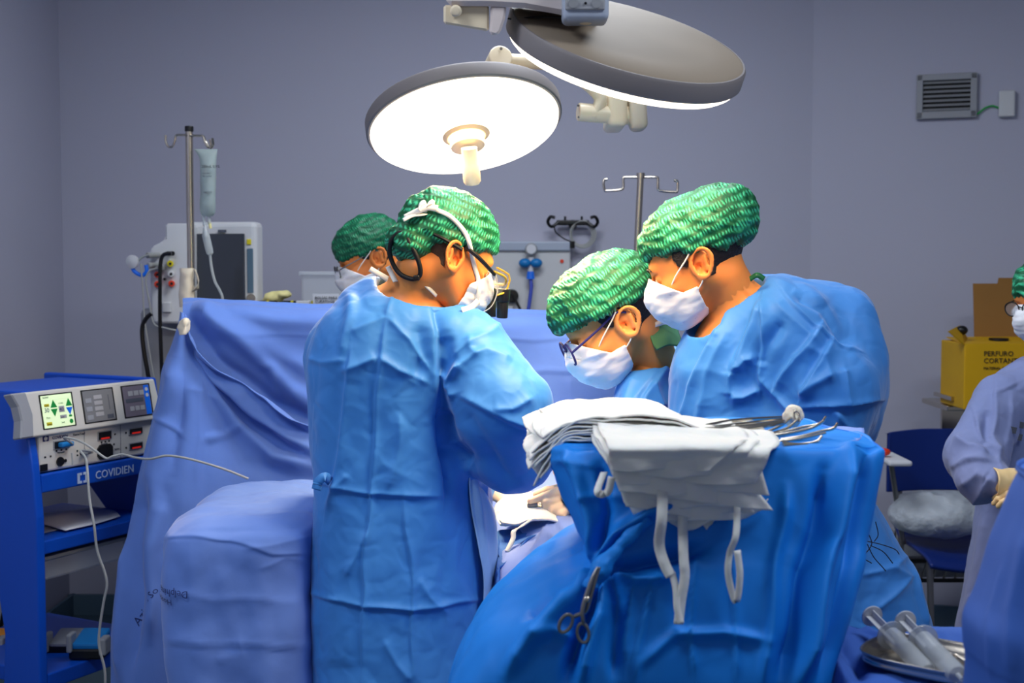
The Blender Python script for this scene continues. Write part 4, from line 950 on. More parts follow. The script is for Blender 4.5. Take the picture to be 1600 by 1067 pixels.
# ---------------------------------------------------------------- low table with tray and syringes, front right
def low_disp(V, u, v, N):
    L = [([(1325, 955), (1370, 1000), (1440, 1062)], .010, 6, 's'), ([(1310, 1000), (1340, 1040), (1345, 1067)], -.014, 8, 'g'), ([(1340, 1045), (1380, 1032), (1410, 1020)], -.010, 6, 'g'), ([(1470, 985), (1500, 998), (1530, 1015)], -.008, 4, 'g')]
    return creases(V, L, 4)+soft(V, .014, 7, 31)
X0, X1, Y0, Y1, ZL = .49, .98, 1.72, 2.16, .895
dzl = lambda x, y: .03*max(0, min(1, (.60-x)/.1))*max(0, min(1, (y-1.85)/.15))
rings = [rrect(.70, .701, 1.94, 1.941, ZL), rrect(X0+.1, X1-.1, Y0+.1, Y1-.1, ZL, dz=dzl), rrect(X0+.02, X1-.02, Y0+.02, Y1-.02, ZL-.003, dz=dzl), rrect(X0, X1, Y0, Y1, ZL-.03, dz=dzl), rrect(X0-.02, X1, Y0-.02, Y1+.02, .7), rrect(X0-.03, X1, Y0-.03, Y1+.02, .3), rrect(X0-.03, X1, Y0-.03, Y1+.02, .05)]
V_, F_ = sheet(rings, 120, 200, True, disp=low_disp)
o = mk('side_table_drape', V_, F_, 'dark_drape'); tag(o, 'blue cloth covering the low table that carries the syringes', 'drape')
tr = empty('kidney_dish', P(1470, 1040, 1.9), 'polished steel dish under the two big syringes', 'dish')
def tray(x0, y0, d0, x1, y1, d1): pass
tc = np.array([.655, 1.87]); ta = math.radians(-38); tu = np.array([math.cos(ta), math.sin(ta)]); tv = np.array([-tu[1], tu[0]])
rings = []
for a_, b_, z in ((.005, .005, .012), (.10, .052, .012), (.115, .064, .014), (.125, .072, .022), (.130, .077, .030), (.133, .080, .030), (.128, .075, .022), (.118, .067, .010), (.005, .005, .007)):
    rings.append([list(tc+tu*a_*math.copysign(abs(math.cos(t))**.6, math.cos(t))+tv*b_*math.copysign(abs(math.sin(t))**.6, math.sin(t)))+[ZL+z] for t in np.arange(16)*2*PI/16])
V_, F_ = sheet(rings, 60, 72, True); mk('bowl', V_, F_, 'steel', tr)
def syringe(a, c, label):
    """a plunger end, c nozzle end"""
    a = np.array(a); c = np.array(c); ax = unit(c-a); L_ = np.linalg.norm(c-a); e = empty('syringe', a, label, 'syringe')
    MB().lathe([(.0001, 0), (.017, 0), (.0175, .0015), (.017, .003), (.0001, .003)], a, ax, 28).out('thumb_rest', 'white_plastic', e, smooth=True)
    q = np.cross(ax, [0, 0, 1.]); q /= np.linalg.norm(q); r2 = np.cross(ax, q)
    b = MB(); b1 = a+ax*L_*.55
    b.prism([(-.011, -.001), (.011, -.001), (.011, .001), (-.011, .001)], a, q, r2, ax*L_*.55); b.prism([(-.011, -.001), (.011, -.001), (.011, .001), (-.011, .001)], a, r2, q, ax*L_*.55)
    b.out('plunger', 'white_plastic', e)
    MB().cyl(b1, b1+ax*.014, .0125).out('stopper', 'grey_plastic', e, smooth=True)
    s0 = a+ax*L_*.36
    MB().lathe([(.014, 0), (.023, .0), (.023, .003), (.0145, .004), (.0145, L_*.62), (.012, L_*.64), (.004, L_*.65), (.003, L_*.72), (.0001, L_*.72)], s0, ax, 30).out('barrel', 'barrel_plastic', e, smooth=True)
    return e
syringe(P(1362, 962, 2.02), P(1450, 1050, 1.84), 'large clear syringe lying beside the dish edge, the left one of two')
syringe(P(1414, 970, 1.98), P(1496, 1054, 1.79), 'large clear syringe lying across the steel dish, the right one of two')
sc_ = empty('scissors', P(1435, 985, 2.03), 'steel scissors with finger rings behind the right syringe', 'scissors')
for x, y, dd in ((1437, 986, 2.06), (1403, 984, 2.06)):
    MB().tube([P(x+9*math.cos(t), y+7*math.sin(t), dd-.02*math.sin(t)) for t in np.linspace(0, 2*PI, 10)[:-1]], .0022, 8, 4, closed=True).out('finger_ring', 'steel', sc_, smooth=True)
MB().tube([P(1444, 992, 2.04), P(1460, 1002, 2.0), P(1485, 1018, 1.95), P(1525, 1045, 1.88)], .003).tube([P(1410, 990, 2.04), P(1455, 1008, 1.99), P(1490, 1025, 1.93)], .003).out('blade', 'steel', sc_, smooth=True)

# ---------------------------------------------------------------- covered stand at the right edge, close to the camera
def fg_disp(V, u, v, N):
    return soft(V, .012, 4, 41)+creases(V, [([(1556, 880), (1535, 960), (1540, 1067)], .004, 2.5, 's'), ([(1600, 820), (1575, 950), (1580, 1067)], .006, 10, 'g')], 2)
rows = []
for y, xl in ((742, 1640), (752, 1618), (775, 1604), (815, 1588), (860, 1570), (905, 1556), (945, 1541), (985, 1522), (1030, 1524), (1067, 1530), (1200, 1526), (1500, 1520)):
    z = P(xl, y, 1.55)[2]; x0 = P(xl, y, 1.55)[0]; w_ = .36
    rows.append(rrect(x0, x0+w_+(1600-xl)*.0004, 1.42, 1.72, z, 20, 2.6))
rows = [[[.82, 1.56, rows[0][0][2]+.004]]*20]+rows
for k in range(20): rows[0][k] = [.82+.0005*math.cos(k*PI/10), 1.56+.0005*math.sin(k*PI/10), rows[1][0][2]+.006]
V_, F_ = sheet(rows, 110, 150, True, disp=fg_disp)
o = mk('covered_stand', V_, F_, 'dark_drape'); tag(o, 'blue cloth covered stand cut off by the right frame edge, close by', 'covered stand')

# ================================================================== ELECTROSURGERY CART
cw = unit((.465, .885, 0)); cb = unit((-.885, .465, 0)); cz = np.array([0, 0, 1.]); CO = np.array([P(60, 700, 3.6)[0], 3.6, 0])
def C3(w_, b_, z): return CO+cw*w_+cb*b_+cz*z
Rc = Matrix((cw, cb, cz)).transposed()
def cbox(w0, w1, b0, b1, z0, z1, bev=.004): return MB().box(C3((w0+w1)/2, (b0+b1)/2, (z0+z1)/2), (w1-w0, b1-b0, z1-z0), Rc, bev)
ca = empty('equipment_cart', C3(.24, .25, 0), 'bright blue equipment cart with curved side panels and shelves', 'cart')
arc = [(.42*math.cos(t)+.0, .84-.36*math.sin(t)) for t in np.linspace(.0, 1.15, 10)]
prof = [(-.02, .0), (.16, .0), (.13, .30), (.12, .45), (.15, .60), (.21, .70), (.30, .79), (.42, .84), (.52, .84), (.50, 1.155), (.03, 1.155), (.01, 1.03), (-.005, .95), (-.02, .80)]
for w0, m_ in ((-.03, 'cart_blue'), (.475, 'cart_navy')):
    b = MB().prism(prof, C3(w0, 0, 0), cb, cz, cw*.03)
    o = b.out('side_panel', 'cart_blue', ca); md = o.modifiers.new('b', 'BEVEL'); md.width = .006; md.segments = 2
cbox(0, .475, -.01, .48, .865, .918).out('shelf', 'cart_blue', ca)
cbox(0, .475, -.0, .42, .685, .725).out('shelf', 'cart_blue', ca)
cbox(0, .475, -.02, .5, .30, .345).out('shelf', 'cart_blue', ca)
for w0 in (.0, .46):
    for b0 in (.03, .40): MB().cyl(C3(w0-.01, b0+.03, .035)-cw*.012, C3(w0-.01, b0+.03, .035)+cw*.012, .035, n=20, bev=.006).out('caster', 'black_plastic', ca)
cbox(-.02, .46, .45, .48, .2, .9).out('back_panel', 'cart_navy', ca) if False else None
# basket under the middle shelf
bk = cbox(.02, .45, .03, .35, .60, .665, .008).out('hanging_basket', 'bin_plastic', ca); cbox(.02, .45, .02, .36, .662, .672, .002).out('basket_rim', 'cable_grey', bk)
# text on shelf
fO = lambda w_, z, off=.0: C3(w_, -.0105-off, z)
text('COVIDIEN', 'ink_white', .034, C3(.20, -.0115, .876), cw, cz, ca, name='maker_lettering')
for k in (0, 1):
    x0 = .135+k*.03
    b = MB(); b.box(C3(x0, -.012, .888), (.008, .002, .03), Rc); 
    for z in (.876, .90): b.box(C3(x0+(.006 if k == 0 else -.006), -.012, z), (.012, .002, .007), Rc)
    b.out('maker_emblem', 'ink_white', ca)
# generator
gn = empty('electrosurgery_generator', C3(.24, .2, .92), 'cream generator with three screens and sockets standing on the blue cart', 'generator')
cbox(.002, .45, .0, .40, .922, 1.035, .006).out('housing', 'unit_cream', gn)
cbox(-.02, .47, .02, .42, 1.03, 1.145, .012).out('upper_housing', 'cart_blue', gn)
# tilted bezel with curved left end
tilt = Matrix.Rotation(math.radians(-10), 3, 'X'); Rt = Rc@tilt
bz = np.array(Rt@Vector((0, -1, 0))); bu = np.array(Rt@Vector((0, 0, 1))); B0 = C3(0, -.012, 1.028)
def B3(w_, h_, off=0): return B0+cw*w_+bu*h_+bz*off
outl = [(-.055, .0), (.47, .0), (.478, .06), (.47, .128), (-.075, .128), (-.062, .105), (-.052, .075), (-.05, .04)]
b = MB().prism(outl, B3(0, 0, -.03), cw, bu, bz*.035); o = b.out('bezel', 'unit_cream', gn); md = o.modifiers.new('b', 'BEVEL'); md.width = .006; md.segments = 3
b = MB().prism([(-.078, .0), (-.03, .0), (-.022, .064), (-.036, .128), (-.09, .128), (-.07, .09), (-.066, .05)], B3(0, 0, -.028), cw, bu, bz*.0355); o = b.out('bezel_end', 'unit_grey', gn); o.modifiers.new('b', 'BEVEL').width = .004
def bpan(w0, w1, h0, h1, m_, off=.006, th=.002, name='key', par=gn):
    return MB().box(B3((w0+w1)/2, (h0+h1)/2, off), (w1-w0, th, h1-h0), Rt, min(.001, th/2)).out(name, m_, par)
scr = []
for w0, w1, m_ in ((.01, .125, 'screen_green'), (.165, .285, 'screen_grey'), (.325, .44, 'screen_mauve')):
    bpan(w0-.004, w1+.004, .016, .116, 'black_plastic', .0055, .002, 'screen_surround'); scr.append(bpan(w0, w1-.003, .019, .112, m_, .0075, .002, 'screen'))
def btxt(s, m_, size, w_, h_, par, off=.0092): return text(s, m_, size, B3(w_, h_, off), cw, bu, par, ext=.0002)
s0, s1, s2 = scr
for cx in (.052, .108):
    for up_ in (1, -1):
        hm = .076 if up_ > 0 else .072
        MB().prism([(-.012, 0), (.012, 0), (0, .022*up_)][::up_], B3(cx, hm, .0085), cw, bu, bz*.001).out('arrow_key', 'key_green' if up_ > 0 or cx < .08 else 'key_blue', s0)
bpan(.018, .036, .080, .088, 'label_yellow', .0088, .001, 'mode_tag', s0); btxt('Cut', 'ink_black', .009, .019, .081, s0, .0096)
btxt('30', 'ink_navy', .018, .016, .064, s0); bpan(.069, .09, .06, .078, 'key_grey', .0088, .001, 'readout', s0); btxt('40', 'ink_navy', .016, .07, .063, s0, .0096)
btxt('BLEND', 'ink_grey', .007, .016, .104, s0); btxt('COAG', 'ink_grey', .006, .07, .084, s0)
for w0, h0, ww, m_, tx in ((.018, .026, .02, 'label_yellow', 'Reset'), (.018, .044, .02, 'screen_green', 'Pure'), (.07, .042, .024, 'key_grey', 'Low'), (.07, .026, .024, 'screen_green', 'Soft')):
    bpan(w0, w0+ww, h0, h0+.01, m_, .0088, .001, 'soft_key', s0); btxt(tx, 'ink_black', .007, w0+.002, h0+.002, s0, .0096)
MB().cyl(B3(.109, .031, .008), B3(.109, .031, .0095), .0065).out('status_light', 'key_green', s0); bpan(.103, .114, .044, .05, 'key_green', .0088, .001, 'status_tag', s0)
bpan(.045, .115, .098, .108, 'screen_green', .0088, .001, 'tab', s0)
for k in range(4): bpan(.205, .237, .034+k*.017, .046+k*.017, 'key_grey', .0088, .001, 'soft_key', s1)
for k in range(3): bpan(.172, .195, .026+k*.025, .040+k*.025, 'unit_grey', .0088, .001, 'readout', s1)
bpan(.25, .275, .024, .036, 'ink_grey', .0088, .001, 'menu_key', s1); bpan(.262, .264, .05, .095, 'ink_grey', .0088, .0006, 'scale', s1)
for k in range(3): bpan(.345+k*.024, .365+k*.024, .082, .097, 'key_grey', .0088, .001, 'soft_key', s2); bpan(.345+k*.022, .363+k*.022, .036, .05, 'key_grey', .0088, .001, 'soft_key', s2)
bpan(.332, .405, .062, .074, 'ink_grey', .0088, .001, 'readout', s2)
bpan(.412, .434, .02, .111, 'key_blue', .0092, .001, 'side_bar', s2)
for h_ in (.098, .08): MB().cyl(B3(.423, h_, .009), B3(.423, h_, .0105), .006).out('round_key', 'white_plastic', s2)
# lower fascia
def fpan(w0, w1, z0, z1, m_, off=.002, th=.003, name='socket', par=gn): return MB().box(C3((w0+w1)/2, -off, (z0+z1)/2), (w1-w0, th, z1-z0), Rc, min(.001, th/3)).out(name, m_, par)
text('COVIDIEN', 'ink_navy', .0125, C3(.05, -.001, 1.012), cw, cz, gn, name='maker_lettering'); text('ForceTriad', 'ink_grey', .010, C3(.128, -.001, 1.013), cw, cz, gn, name='maker_lettering')
for k in (0, 1):
    x0 = .018+k*.017; b = MB(); b.box(C3(x0, -.001, 1.017), (.004, .001, .014), Rc)
    for z in (1.011, 1.023): b.box(C3(x0+(.003 if k == 0 else -.003), -.001, z), (.007, .001, .0035), Rc)
    b.out('maker_emblem', 'ink_navy', gn)
for w0 in (.17, .315): fpan(w0, w0+.0015, .924, 1.028, 'ink_grey', 0, .001, 'seam')
for w0, w1, z0, z1 in ((.056, .112, .984, 1.004), (.225, .275, .990, 1.012), (.352, .405, .992, 1.008), (.352, .405, .946, .962)):
    fpan(w0-.003, w1+.003, z0-.003, z1+.003, 'unit_grey', .001, .003, 'socket_frame'); s_ = fpan(w0, w1, z0, z1, 'black_plastic', .003, .003)
    if w0 > .1: fpan(w0+.008, w1-.008, z0, z0+.005, 'red_glow', .0045, .001, 'lit_edge', s_)
o = MB().cyl(C3(.076, -.001, .945), C3(.076, -.005, .945), .0135, n=24); o.out('round_socket', 'black_plastic', gn)
MB().cyl(C3(.096, -.001, .945), C3(.096, -.003, .945), .005).out('round_socket', 'black_plastic', gn)
MB().prism([(-.03, -.012), (-.02, -.022), (.02, -.022), (.03, -.012), (.03, .012), (.02, .022), (-.02, .022), (-.03, .012)], C3(.25, .001, .952), cw, cz, cb*-.006).out('octagonal_socket', 'black_plastic', gn)
fpan(.005, .03, .925, .945, 'black_plastic', .001, .004, 'power_switch'); fpan(.152, .172, .955, .970, 'black_plastic', .002, .004, 'socket')
for w_, z in ((.062, .978), (.08, .978), (.098, .978), (.235, .982), (.25, .982), (.265, .982), (.335, .999), (.335, .953), (.14, .968), (.14, .955), (.02, .965), (.04, .965), (.29, 1.0), (.285, .97)): fpan(w_, w_+.006, z-.003, z+.002, 'ink_black', .0008, .001, 'symbol')
text('Monopolar', 'ink_grey', .006, C3(.068, -.001, .969), cw, cz, gn); text('Monopolar', 'ink_grey', .006, C3(.235, -.001, .974), cw, cz, gn)
text('LigaSure', 'ink_grey', .006, C3(.29, -.001, .952), cw, cz, gn)
# plugs and cables
pl = MB().box(C3(.09, -.012, .994), (.045, .02, .014), Rc, .004).out('cable_plug', 'valve_blue'); tag(pl, 'blue cable plug in the upper left socket of the generator', 'plug')
MB().tube([C3(.108, -.018, .994)]+[P(x, y, dd) for x, y, dd in ((100, 684, 3.5), (116, 686, 3.48), (134, 694, 3.46), (150, 705, 3.46), (166, 716, 3.46), (176, 713, 3.46), (192, 710, 3.46), (212, 715, 3.42), (235, 717, 3.38), (262, 712, 3.36), (300, 718, 3.35), (350, 733, 3.36), (388, 748, 3.36))], .0032, 8, 5).out('cable', 'cable_grey', pl, smooth=True)
pl = MB().box(C3(.168, -.014, .962), (.03, .024, .012), Rc, .004).out('cable_plug', 'cable_grey'); tag(pl, 'grey cable plug in the middle socket of the generator', 'plug')
MB().tube([C3(.178, -.02, .962)]+[P(x, y, dd) for x, y, dd in ((126, 704, 3.52), (134, 716, 3.48), (137, 740, 3.44), (140, 780, 3.42), (147, 820, 3.4), (152, 860, 3.4), (164, 895, 3.4), (167, 915, 3.4), (162, 940, 3.4), (156, 980, 3.4), (155, 1010, 3.4), (164, 1050, 3.4), (163, 1100, 3.4))], .0034, 8, 5).out('cable', 'cable_grey', pl, smooth=True)
o = MB().tube([P(x, y, 3.41) for x, y in ((112, 708), (113, 720), (113, 726))], .002, smooth=2).out('lead', 'cable_grey', pl)
# papers on the shelf
pp = cbox(.06, .30, .08, .36, .726, .73, .001).out('folder', 'unit_grey'); tag(pp, 'grey folder lying on the middle shelf of the cart', 'folder')
V_, F_ = sheet([[C3(.12, .03, .734), C3(.24, .03, .733), C3(.36, .05, .733)], [C3(.14, .13, .737), C3(.26, .12, .75), C3(.4, .12, .738)], [C3(.16, .26, .745), C3(.28, .24, .742), C3(.42, .22, .735)]], 12, 12)
o = mk('paper_sheets', V_, F_, 'paper', solid=.002); tag(o, 'loose white papers on top of the grey folder', 'papers')
# foot switches on the bottom shelf
for (x0, x1, dd, m1, lb) in ((82, 140, 3.86, 'unit_grey', 'grey foot switch with a bent wire guard on the bottom shelf'), (118, 172, 3.78, 'valve_blue', 'blue topped foot switch on the bottom shelf of the cart'), (-20, 14, 3.95, 'orange_plastic', 'orange topped foot switch beyond the blue side panel')):
    a = P(x0, 1020, dd); c = P(x1, 1020, dd); zz = .345; cx, wd_ = (a[0]+c[0])/2, c[0]-a[0]
    e = empty('foot_switch', (cx, dd, zz), lb, 'foot switch')
    zt = P(0, 990, dd)[2]
    MB().box((cx, dd, (zz+zt)/2-.012), (wd_, .13, .035), None, .008).out('base', 'black_plastic', e)
    MB().box((cx, dd-.01, zt-.012), (wd_*.8, .11, .022), Matrix.Rotation(.18, 3, 'X'), .007).out('pedal', m1, e)
    if x0 != -14:
        MB().box((cx-wd_*.45, dd-.05, zt-.01), (.016, .05, .055), None, .005).out('guard', 'grey_plastic', e); MB().box((cx+wd_*.5, dd-.05, zt-.02), (.022, .05, .05), None, .005).out('guard', 'grey_plastic', e)
    if x0 == 72: MB().tube([P(78, 992, dd), P(84, 975, dd+.02), P(92, 968, dd+.03), P(128, 970, dd+.03), P(137, 974, dd+.02), P(134, 990, dd)], .004, smooth=4).out('wire_guard', 'dark_steel', e, smooth=True)
o = MB().tube([P(x, y, 3.86) for x, y in ((-20, 1046), (10, 1032), (60, 1030), (100, 1032), (130, 1030))], .005).out('foot_switch_cable', 'cable_grey', smooth=True); tag(o, 'grey foot switch cable trailing along the bottom shelf', 'cable')
o = MB().tube([P(x, y, 4.3) for x, y in ((18, 930), (8, 950), (2, 975), (-6, 1000), (-8, 1050))], .008).out('power_cable', 'black_plastic', smooth=True); tag(o, 'black mains cable hanging behind the blue side panel', 'cable')

# ================================================================== RIGHT SIDE: sharps carton, chair, trolley
Ry = Matrix.Rotation(math.radians(-8), 3, 'Z')
sb = empty('sharps_carton', P(1560, 640, 4.85), 'yellow cardboard sharps carton with an open brown lid on the wall', 'carton')
ccx = P(1580, 560, 4.85); zt = P(1500, 537, 4.7)[2]; zb = P(1500, 640, 4.7)[2]; xl = P(1507, 560, 4.7)[0]
MB().box((xl+.17, 4.83, (zt+zb)/2), (.34, .26, zt-zb), None, .004).out('carton_body', 'yellow_card', sb)
V_ = [(xl, 4.70, zt), (xl+.34, 4.70, zt), (xl+.34, 4.96, zt+.012), (xl+.02, 4.96, zt+.012)]
mk('top_flap', V_, [(0, 1, 2, 3)], 'yellow_card', sb, smooth=False, solid=.004)
MB().cyl((xl+.17, 4.82, zt+.004), (xl+.17, 4.82, zt+.014), .036, n=28).out('opening', 'black_plastic', sb)
zf = P(1525, 443, 4.96)[2]
fx = P(1524, 450, 4.96)[0]
mk('lid_flap', [(fx, 4.96, zt+.012), (fx+.4, 4.96, zt+.012), (fx+.4, 4.985, zf), (fx, 4.985, zf)], [(0, 1, 2, 3)], 'brown_card', sb, smooth=False, solid=.004)
mk('lid_tab', [(fx+.095, 4.985, zf-.001), (fx+.3, 4.985, zf-.001), (fx+.29, 4.987, zf+.022), (fx+.10, 4.987, zf+.022)], [(0, 1, 2, 3)], 'brown_card', sb, smooth=False, solid=.004)
mk('side_flap', [P(1507, 538, 4.7), P(1512, 528, 4.9), P(1500, 508, 4.86), P(1482, 517, 4.68)], [(0, 1, 2, 3)], 'yellow_card', sb, smooth=False, solid=.004)
MB().ball(P(1503, 516, 4.8), (.022, .02, .018)).out('cap', 'black_plastic', sb, smooth=True)
text('PERFURO\nCORTANTE', 'ink_black', .026, (xl+.07, 4.698, zt-.045), EX, EZ, sb)
text('MATERIAL INFECTANTE', 'ink_black', .014, (xl+.07, 4.698, zt-.095), EX, EZ, sb)
MB().box((xl+.17, 5.0, zb-.012), (.36, .3, .02), None, .004).box((xl+.2, 5.09, zb-.07), (.3, .02, .12)).out('wall_bracket', 'steel', sb)
MB().box((xl-.006, 4.9, zb+.03), (.012, .2, .015), None).out('bracket_arm', 'steel', sb)
ch = empty('tablet_arm_chair', P(1460, 870, 4.8), 'dark blue plastic chair with a writing tablet behind the theatre nurse', 'chair')
dC = 4.86; a = P(1386, 672, dC); c = P(1560, 768, dC)
rows = [[(a[0]+(c[0]-a[0])*g, dC-.05*(1-(2*g-1)**2)*-1-.0, a[2]+(c[2]-a[2])*f-(.012*(2*g-1)**4 if f == 0 else 0)) for g in (0, .06, .3, .5, .7, .94, 1)] for f in (0, .1, .5, .9, 1)]
V_, F_ = sheet(rows, 20, 30); mk('backrest', V_, F_, 'chair_blue', ch, solid=.012)
sx0, sx1 = a[0]+.03, c[0]-.03
rows = [[(sx0+(sx1-sx0)*g, Y, z-.02*(1-(2*g-1)**2)) for g in (0, .1, .3, .5, .7, .9, 1)] for Y, z in ((4.86, .52), (4.78, .485), (4.6, .48), (4.48, .475), (4.42, .455))]
V_, F_ = sheet(rows, 24, 30); mk('seat', V_, F_, 'chair_blue', ch, solid=.014)
for x in (sx0+.03, sx1-.03):
    MB().tube([(x, 4.46, .0), (x, 4.5, .3), (x, 4.52, .455)], .012, smooth=3).out('leg', 'dark_steel', ch, smooth=True)
    MB().tube([(x, 4.92, .0), (x, 4.86, .3), (x, 4.86, .47), (x, 4.90, .7), (x, dC+.04, a[2]-.03)], .012, smooth=3).out('leg', 'dark_steel', ch, smooth=True)
MB().box(P(1392, 717, 4.62), (.085, .24, .02), None, .008).out('writing_tablet', 'paper', ch); MB().tube([(sx0-.01, 4.7, .48), (sx0-.03, 4.7, .6), P(1392, 722, 4.66)], .01, smooth=3).out('tablet_support', 'dark_steel', ch, smooth=True)
o = MB().ball(P(1381, 706, 4.6)+[0, 0, .0], (.024, .02, .014)).out('orange_cap', 'red_plastic', smooth=True); tag(o, 'small orange red cap resting on the chair tablet', 'cap')
V_, F_ = surface_nets(lambda p: smin(smin(ell(p, P(1462, 795, 4.68), (.10, .1, .055)), ell(p, P(1430, 805, 4.66), (.06, .08, .04)), .03), smin(ell(p, P(1500, 800, 4.66), (.07, .08, .04)), ell(p, P(1470, 812, 4.6), (.09, .07, .035)), .03), .03)+.016*fbm(p*22), P(1465, 800, 4.65)-[.22, .16, .14], P(1465, 800, 4.65)+[.22, .16, .14], .008)
o = mk('cotton_wool_bag', V_, F_, 'white_wool'); tag(o, 'loose white cotton wool heaped on the blue chair seat', 'cotton wool')
V_, F_ = surface_nets(lambda p: ell(p, P(1466, 803, 4.67), (.18, .15, .085))+.012*fbm(p*10+3), P(1465, 800, 4.67)-[.24, .2, .14], P(1465, 800, 4.67)+[.24, .2, .14], .01)
mk('clear_bag', V_, F_, 'parcel_plastic', o)
lt = empty('low_trolley', P(1470, 900, 5.0), 'low grey trolley with a slatted black wire shelf under the chair', 'trolley')
xa, xb = P(1418, 0, 5.0)[0], P(1560, 0, 5.0)[0]
MB().box(((xa+xb)/2, 5.06, .41), (xb-xa, .1, .10), None, .006).out('drawer_front', 'unit_grey', lt)
for z in (.348, .27): MB().box(((xa+xb)/2, 5.0, z), (xb-xa, .012, .014)).out('rail', 'black_plastic', lt)
for k in range(8): MB().box((xa+.02+k*(xb-xa-.04)/7, 5.01, .31), (.007, .01, .085), Matrix.Rotation(.3, 3, 'Y')).out('wire', 'dark_steel', lt)
MB().box(((xa+xb)/2, 5.06, .31), (xb-xa-.02, .06, .07)).out('tray', 'unit_grey', lt)
for x in (xa+.01, xb-.01): MB().box((x, 5.04, .23), (.02, .02, .46)).out('leg', 'dark_steel', lt)

# ================================================================== PEOPLE
class Frame:
    """head frame: x forward, y to the person's left, z to the crown"""
    def __init__(s, c, f, S=1.0, up=(0, 0, 1)):
        s.c = np.array(c); s.S = S; s.f = unit(f); l = np.cross(up, s.f); s.l = unit(l); s.u = np.cross(s.f, s.l); s.M = np.stack([s.f, s.l, s.u])
    def w(s, q): return s.c+(np.asarray(q, float).reshape(-1, 3)*s.S) @ s.M
    def p(s, x, y, z): return s.w((x, y, z))[0]
    def loc(s, V): return ((np.asarray(V)-s.c) @ s.M.T)/s.S
def face_sdf(q):
    d = ell(q, (-.012, 0, .035), (.098, .076, .088))
    d = smin(d, ell(q, (.034, 0, -.02), (.056, .060, .082)), .03)
    for s in (1, -1):
        d = smin(d, cone(q, (-.004, s*.050, -.042), (.056, s*.018, -.092), .022, .018), .022)
        d = smin(d, ell(q, (.056, s*.043, -.026), (.025, .019, .020)), .016)
    d = smin(d, ballf(q, (.073, 0, -.094), .017), .016)
    d = smin(d, cone(q, (.079, .032, .020), (.079, -.032, .020), .012, .012), .014)
    for s in (1, -1): d = smax(d, -ell(q, (.099, s*.032, -.003), (.019, .017, .013)), .012)
    for s in (1, -1): d = smin(d, ballf(q, (.074, s*.031, -.002), .0140), .003)
    d = smin(d, cone(q, (.087, 0, .006), (.111, 0, -.034), .0065, .0105), .008)
    for s in (1, -1): d = smin(d, ballf(q, (.099, s*.012, -.037), .0075), .006)
    for z, r in ((-.058, .0055), (-.067, .0065)): d = smin(d, ell(q, (.089, 0, z), (.013, .022, r)), .006)
    return d
def ear_sdf(q, s):
    e = q-np.array([-.010, s*.077, -.010], np.float32); a = .40; c_, s_ = math.cos(a), math.sin(a)
    x = e[:, 0]*c_-s*e[:, 1]*s_*-1; y = s*e[:, 1]*c_+e[:, 0]*s_*1.0; z = e[:, 2]
    x = x+.12*z
    w_ = .0165-.0035*np.clip(-z/.03, -.2, 1)
    rr = np.sqrt((x/w_)**2+((z-.001)/.029)**2); g = np.sqrt((x/w_**2)**2+(z/.029**2)**2)+1e-6
    dr = (rr-1)*rr/g
    d = np.sqrt(dr**2+(y-.006)**2)-.0036
    d = smin(d, np.maximum(np.abs(y+.003)-.003, dr), .003)
    d = smin(d, ballf(np.stack([x, y, z], 1), (.003, .003, -.026), .0075), .006)
    d = smin(d, cone(np.stack([x, y, z], 1), (-.008, .002, .012), (-.007, .003, -.014), .0032, .0032), .003)
    d = smin(d, cone(np.stack([x, y, z], 1), (.012, .002, -.002), (.011, .003, -.010), .0045, .004), .003)
    d = smax(d, -ell(np.stack([x, y, z], 1), (.003, .006, -.004), (.0075, .014, .011)), .003)
    return d
def clampbox(V, m): return V.min(0)-m, V.max(0)+m
HAND = 0
def hand_sdf(p, wr, fx, up, s=1, curl=.6, sc=1.0):
    """fx finger direction, up back of the hand, s=+1 thumb on the +y side"""
    fx = unit(fx); z = unit(np.asarray(up)-fx*np.dot(up, fx)); y = np.cross(z, fx)
    q = ((p-np.asarray(wr, np.float32)) @ np.stack([fx, y, z]).T.astype(np.float32))/sc
    d = smin(ell(q, (.045, 0, 0), (.05, .040, .016)), cone(q, (-.02, 0, 0), (.02, 0, 0), .027, .024), .02)
    for i, (yy, L_) in enumerate(((.030, .072), (.010, .080), (-.010, .075), (-.029, .060))):
        a = curl*(.55+.25*i); b_ = np.array([.085, s*yy, .0]); c_ = b_.copy(); r = .0095
        for k, seg in enumerate((.45, .32, .25)):
            n_ = c_+np.array([math.cos(a), s*yy*.6*(k == 0), -math.sin(a)])*L_*seg
            d = smin(d, cone(q, c_, n_, r, r*.92), .004); r *= .92; c_ = n_; a += curl*.8
    c_ = np.array([.02, s*.030, -.004])
    for n_, r0, r1 in ((np.array([.045, s*.052, -.018]), .014, .011), (np.array([.075, s*.056, -.028]), .011, .0095)):
        d = smin(d, cone(q, c_, n_, r0, r1), .006); c_ = n_
    return d*sc
def snapper(objs):
    trees = []
    for o in objs:
        b = rootpos(o); trees.append(BVHTree.FromPolygons([tuple(np.array(v.co)+b) for v in o.data.vertices], [tuple(p.vertices) for p in o.data.polygons]))
    def f(px, py, off=.003, dflt=2.8):
        r = Vector(P(px, py, 1.0)-EYE).normalized(); best = None
        for t in trees:
            h = t.ray_cast(Vector(EYE), r)
            if h[0] is not None and (best is None or h[3] < best[1]): best = (h[0], h[3])
        return np.array(best[0]-r*off) if best else P(px, py, dflt)
    return f

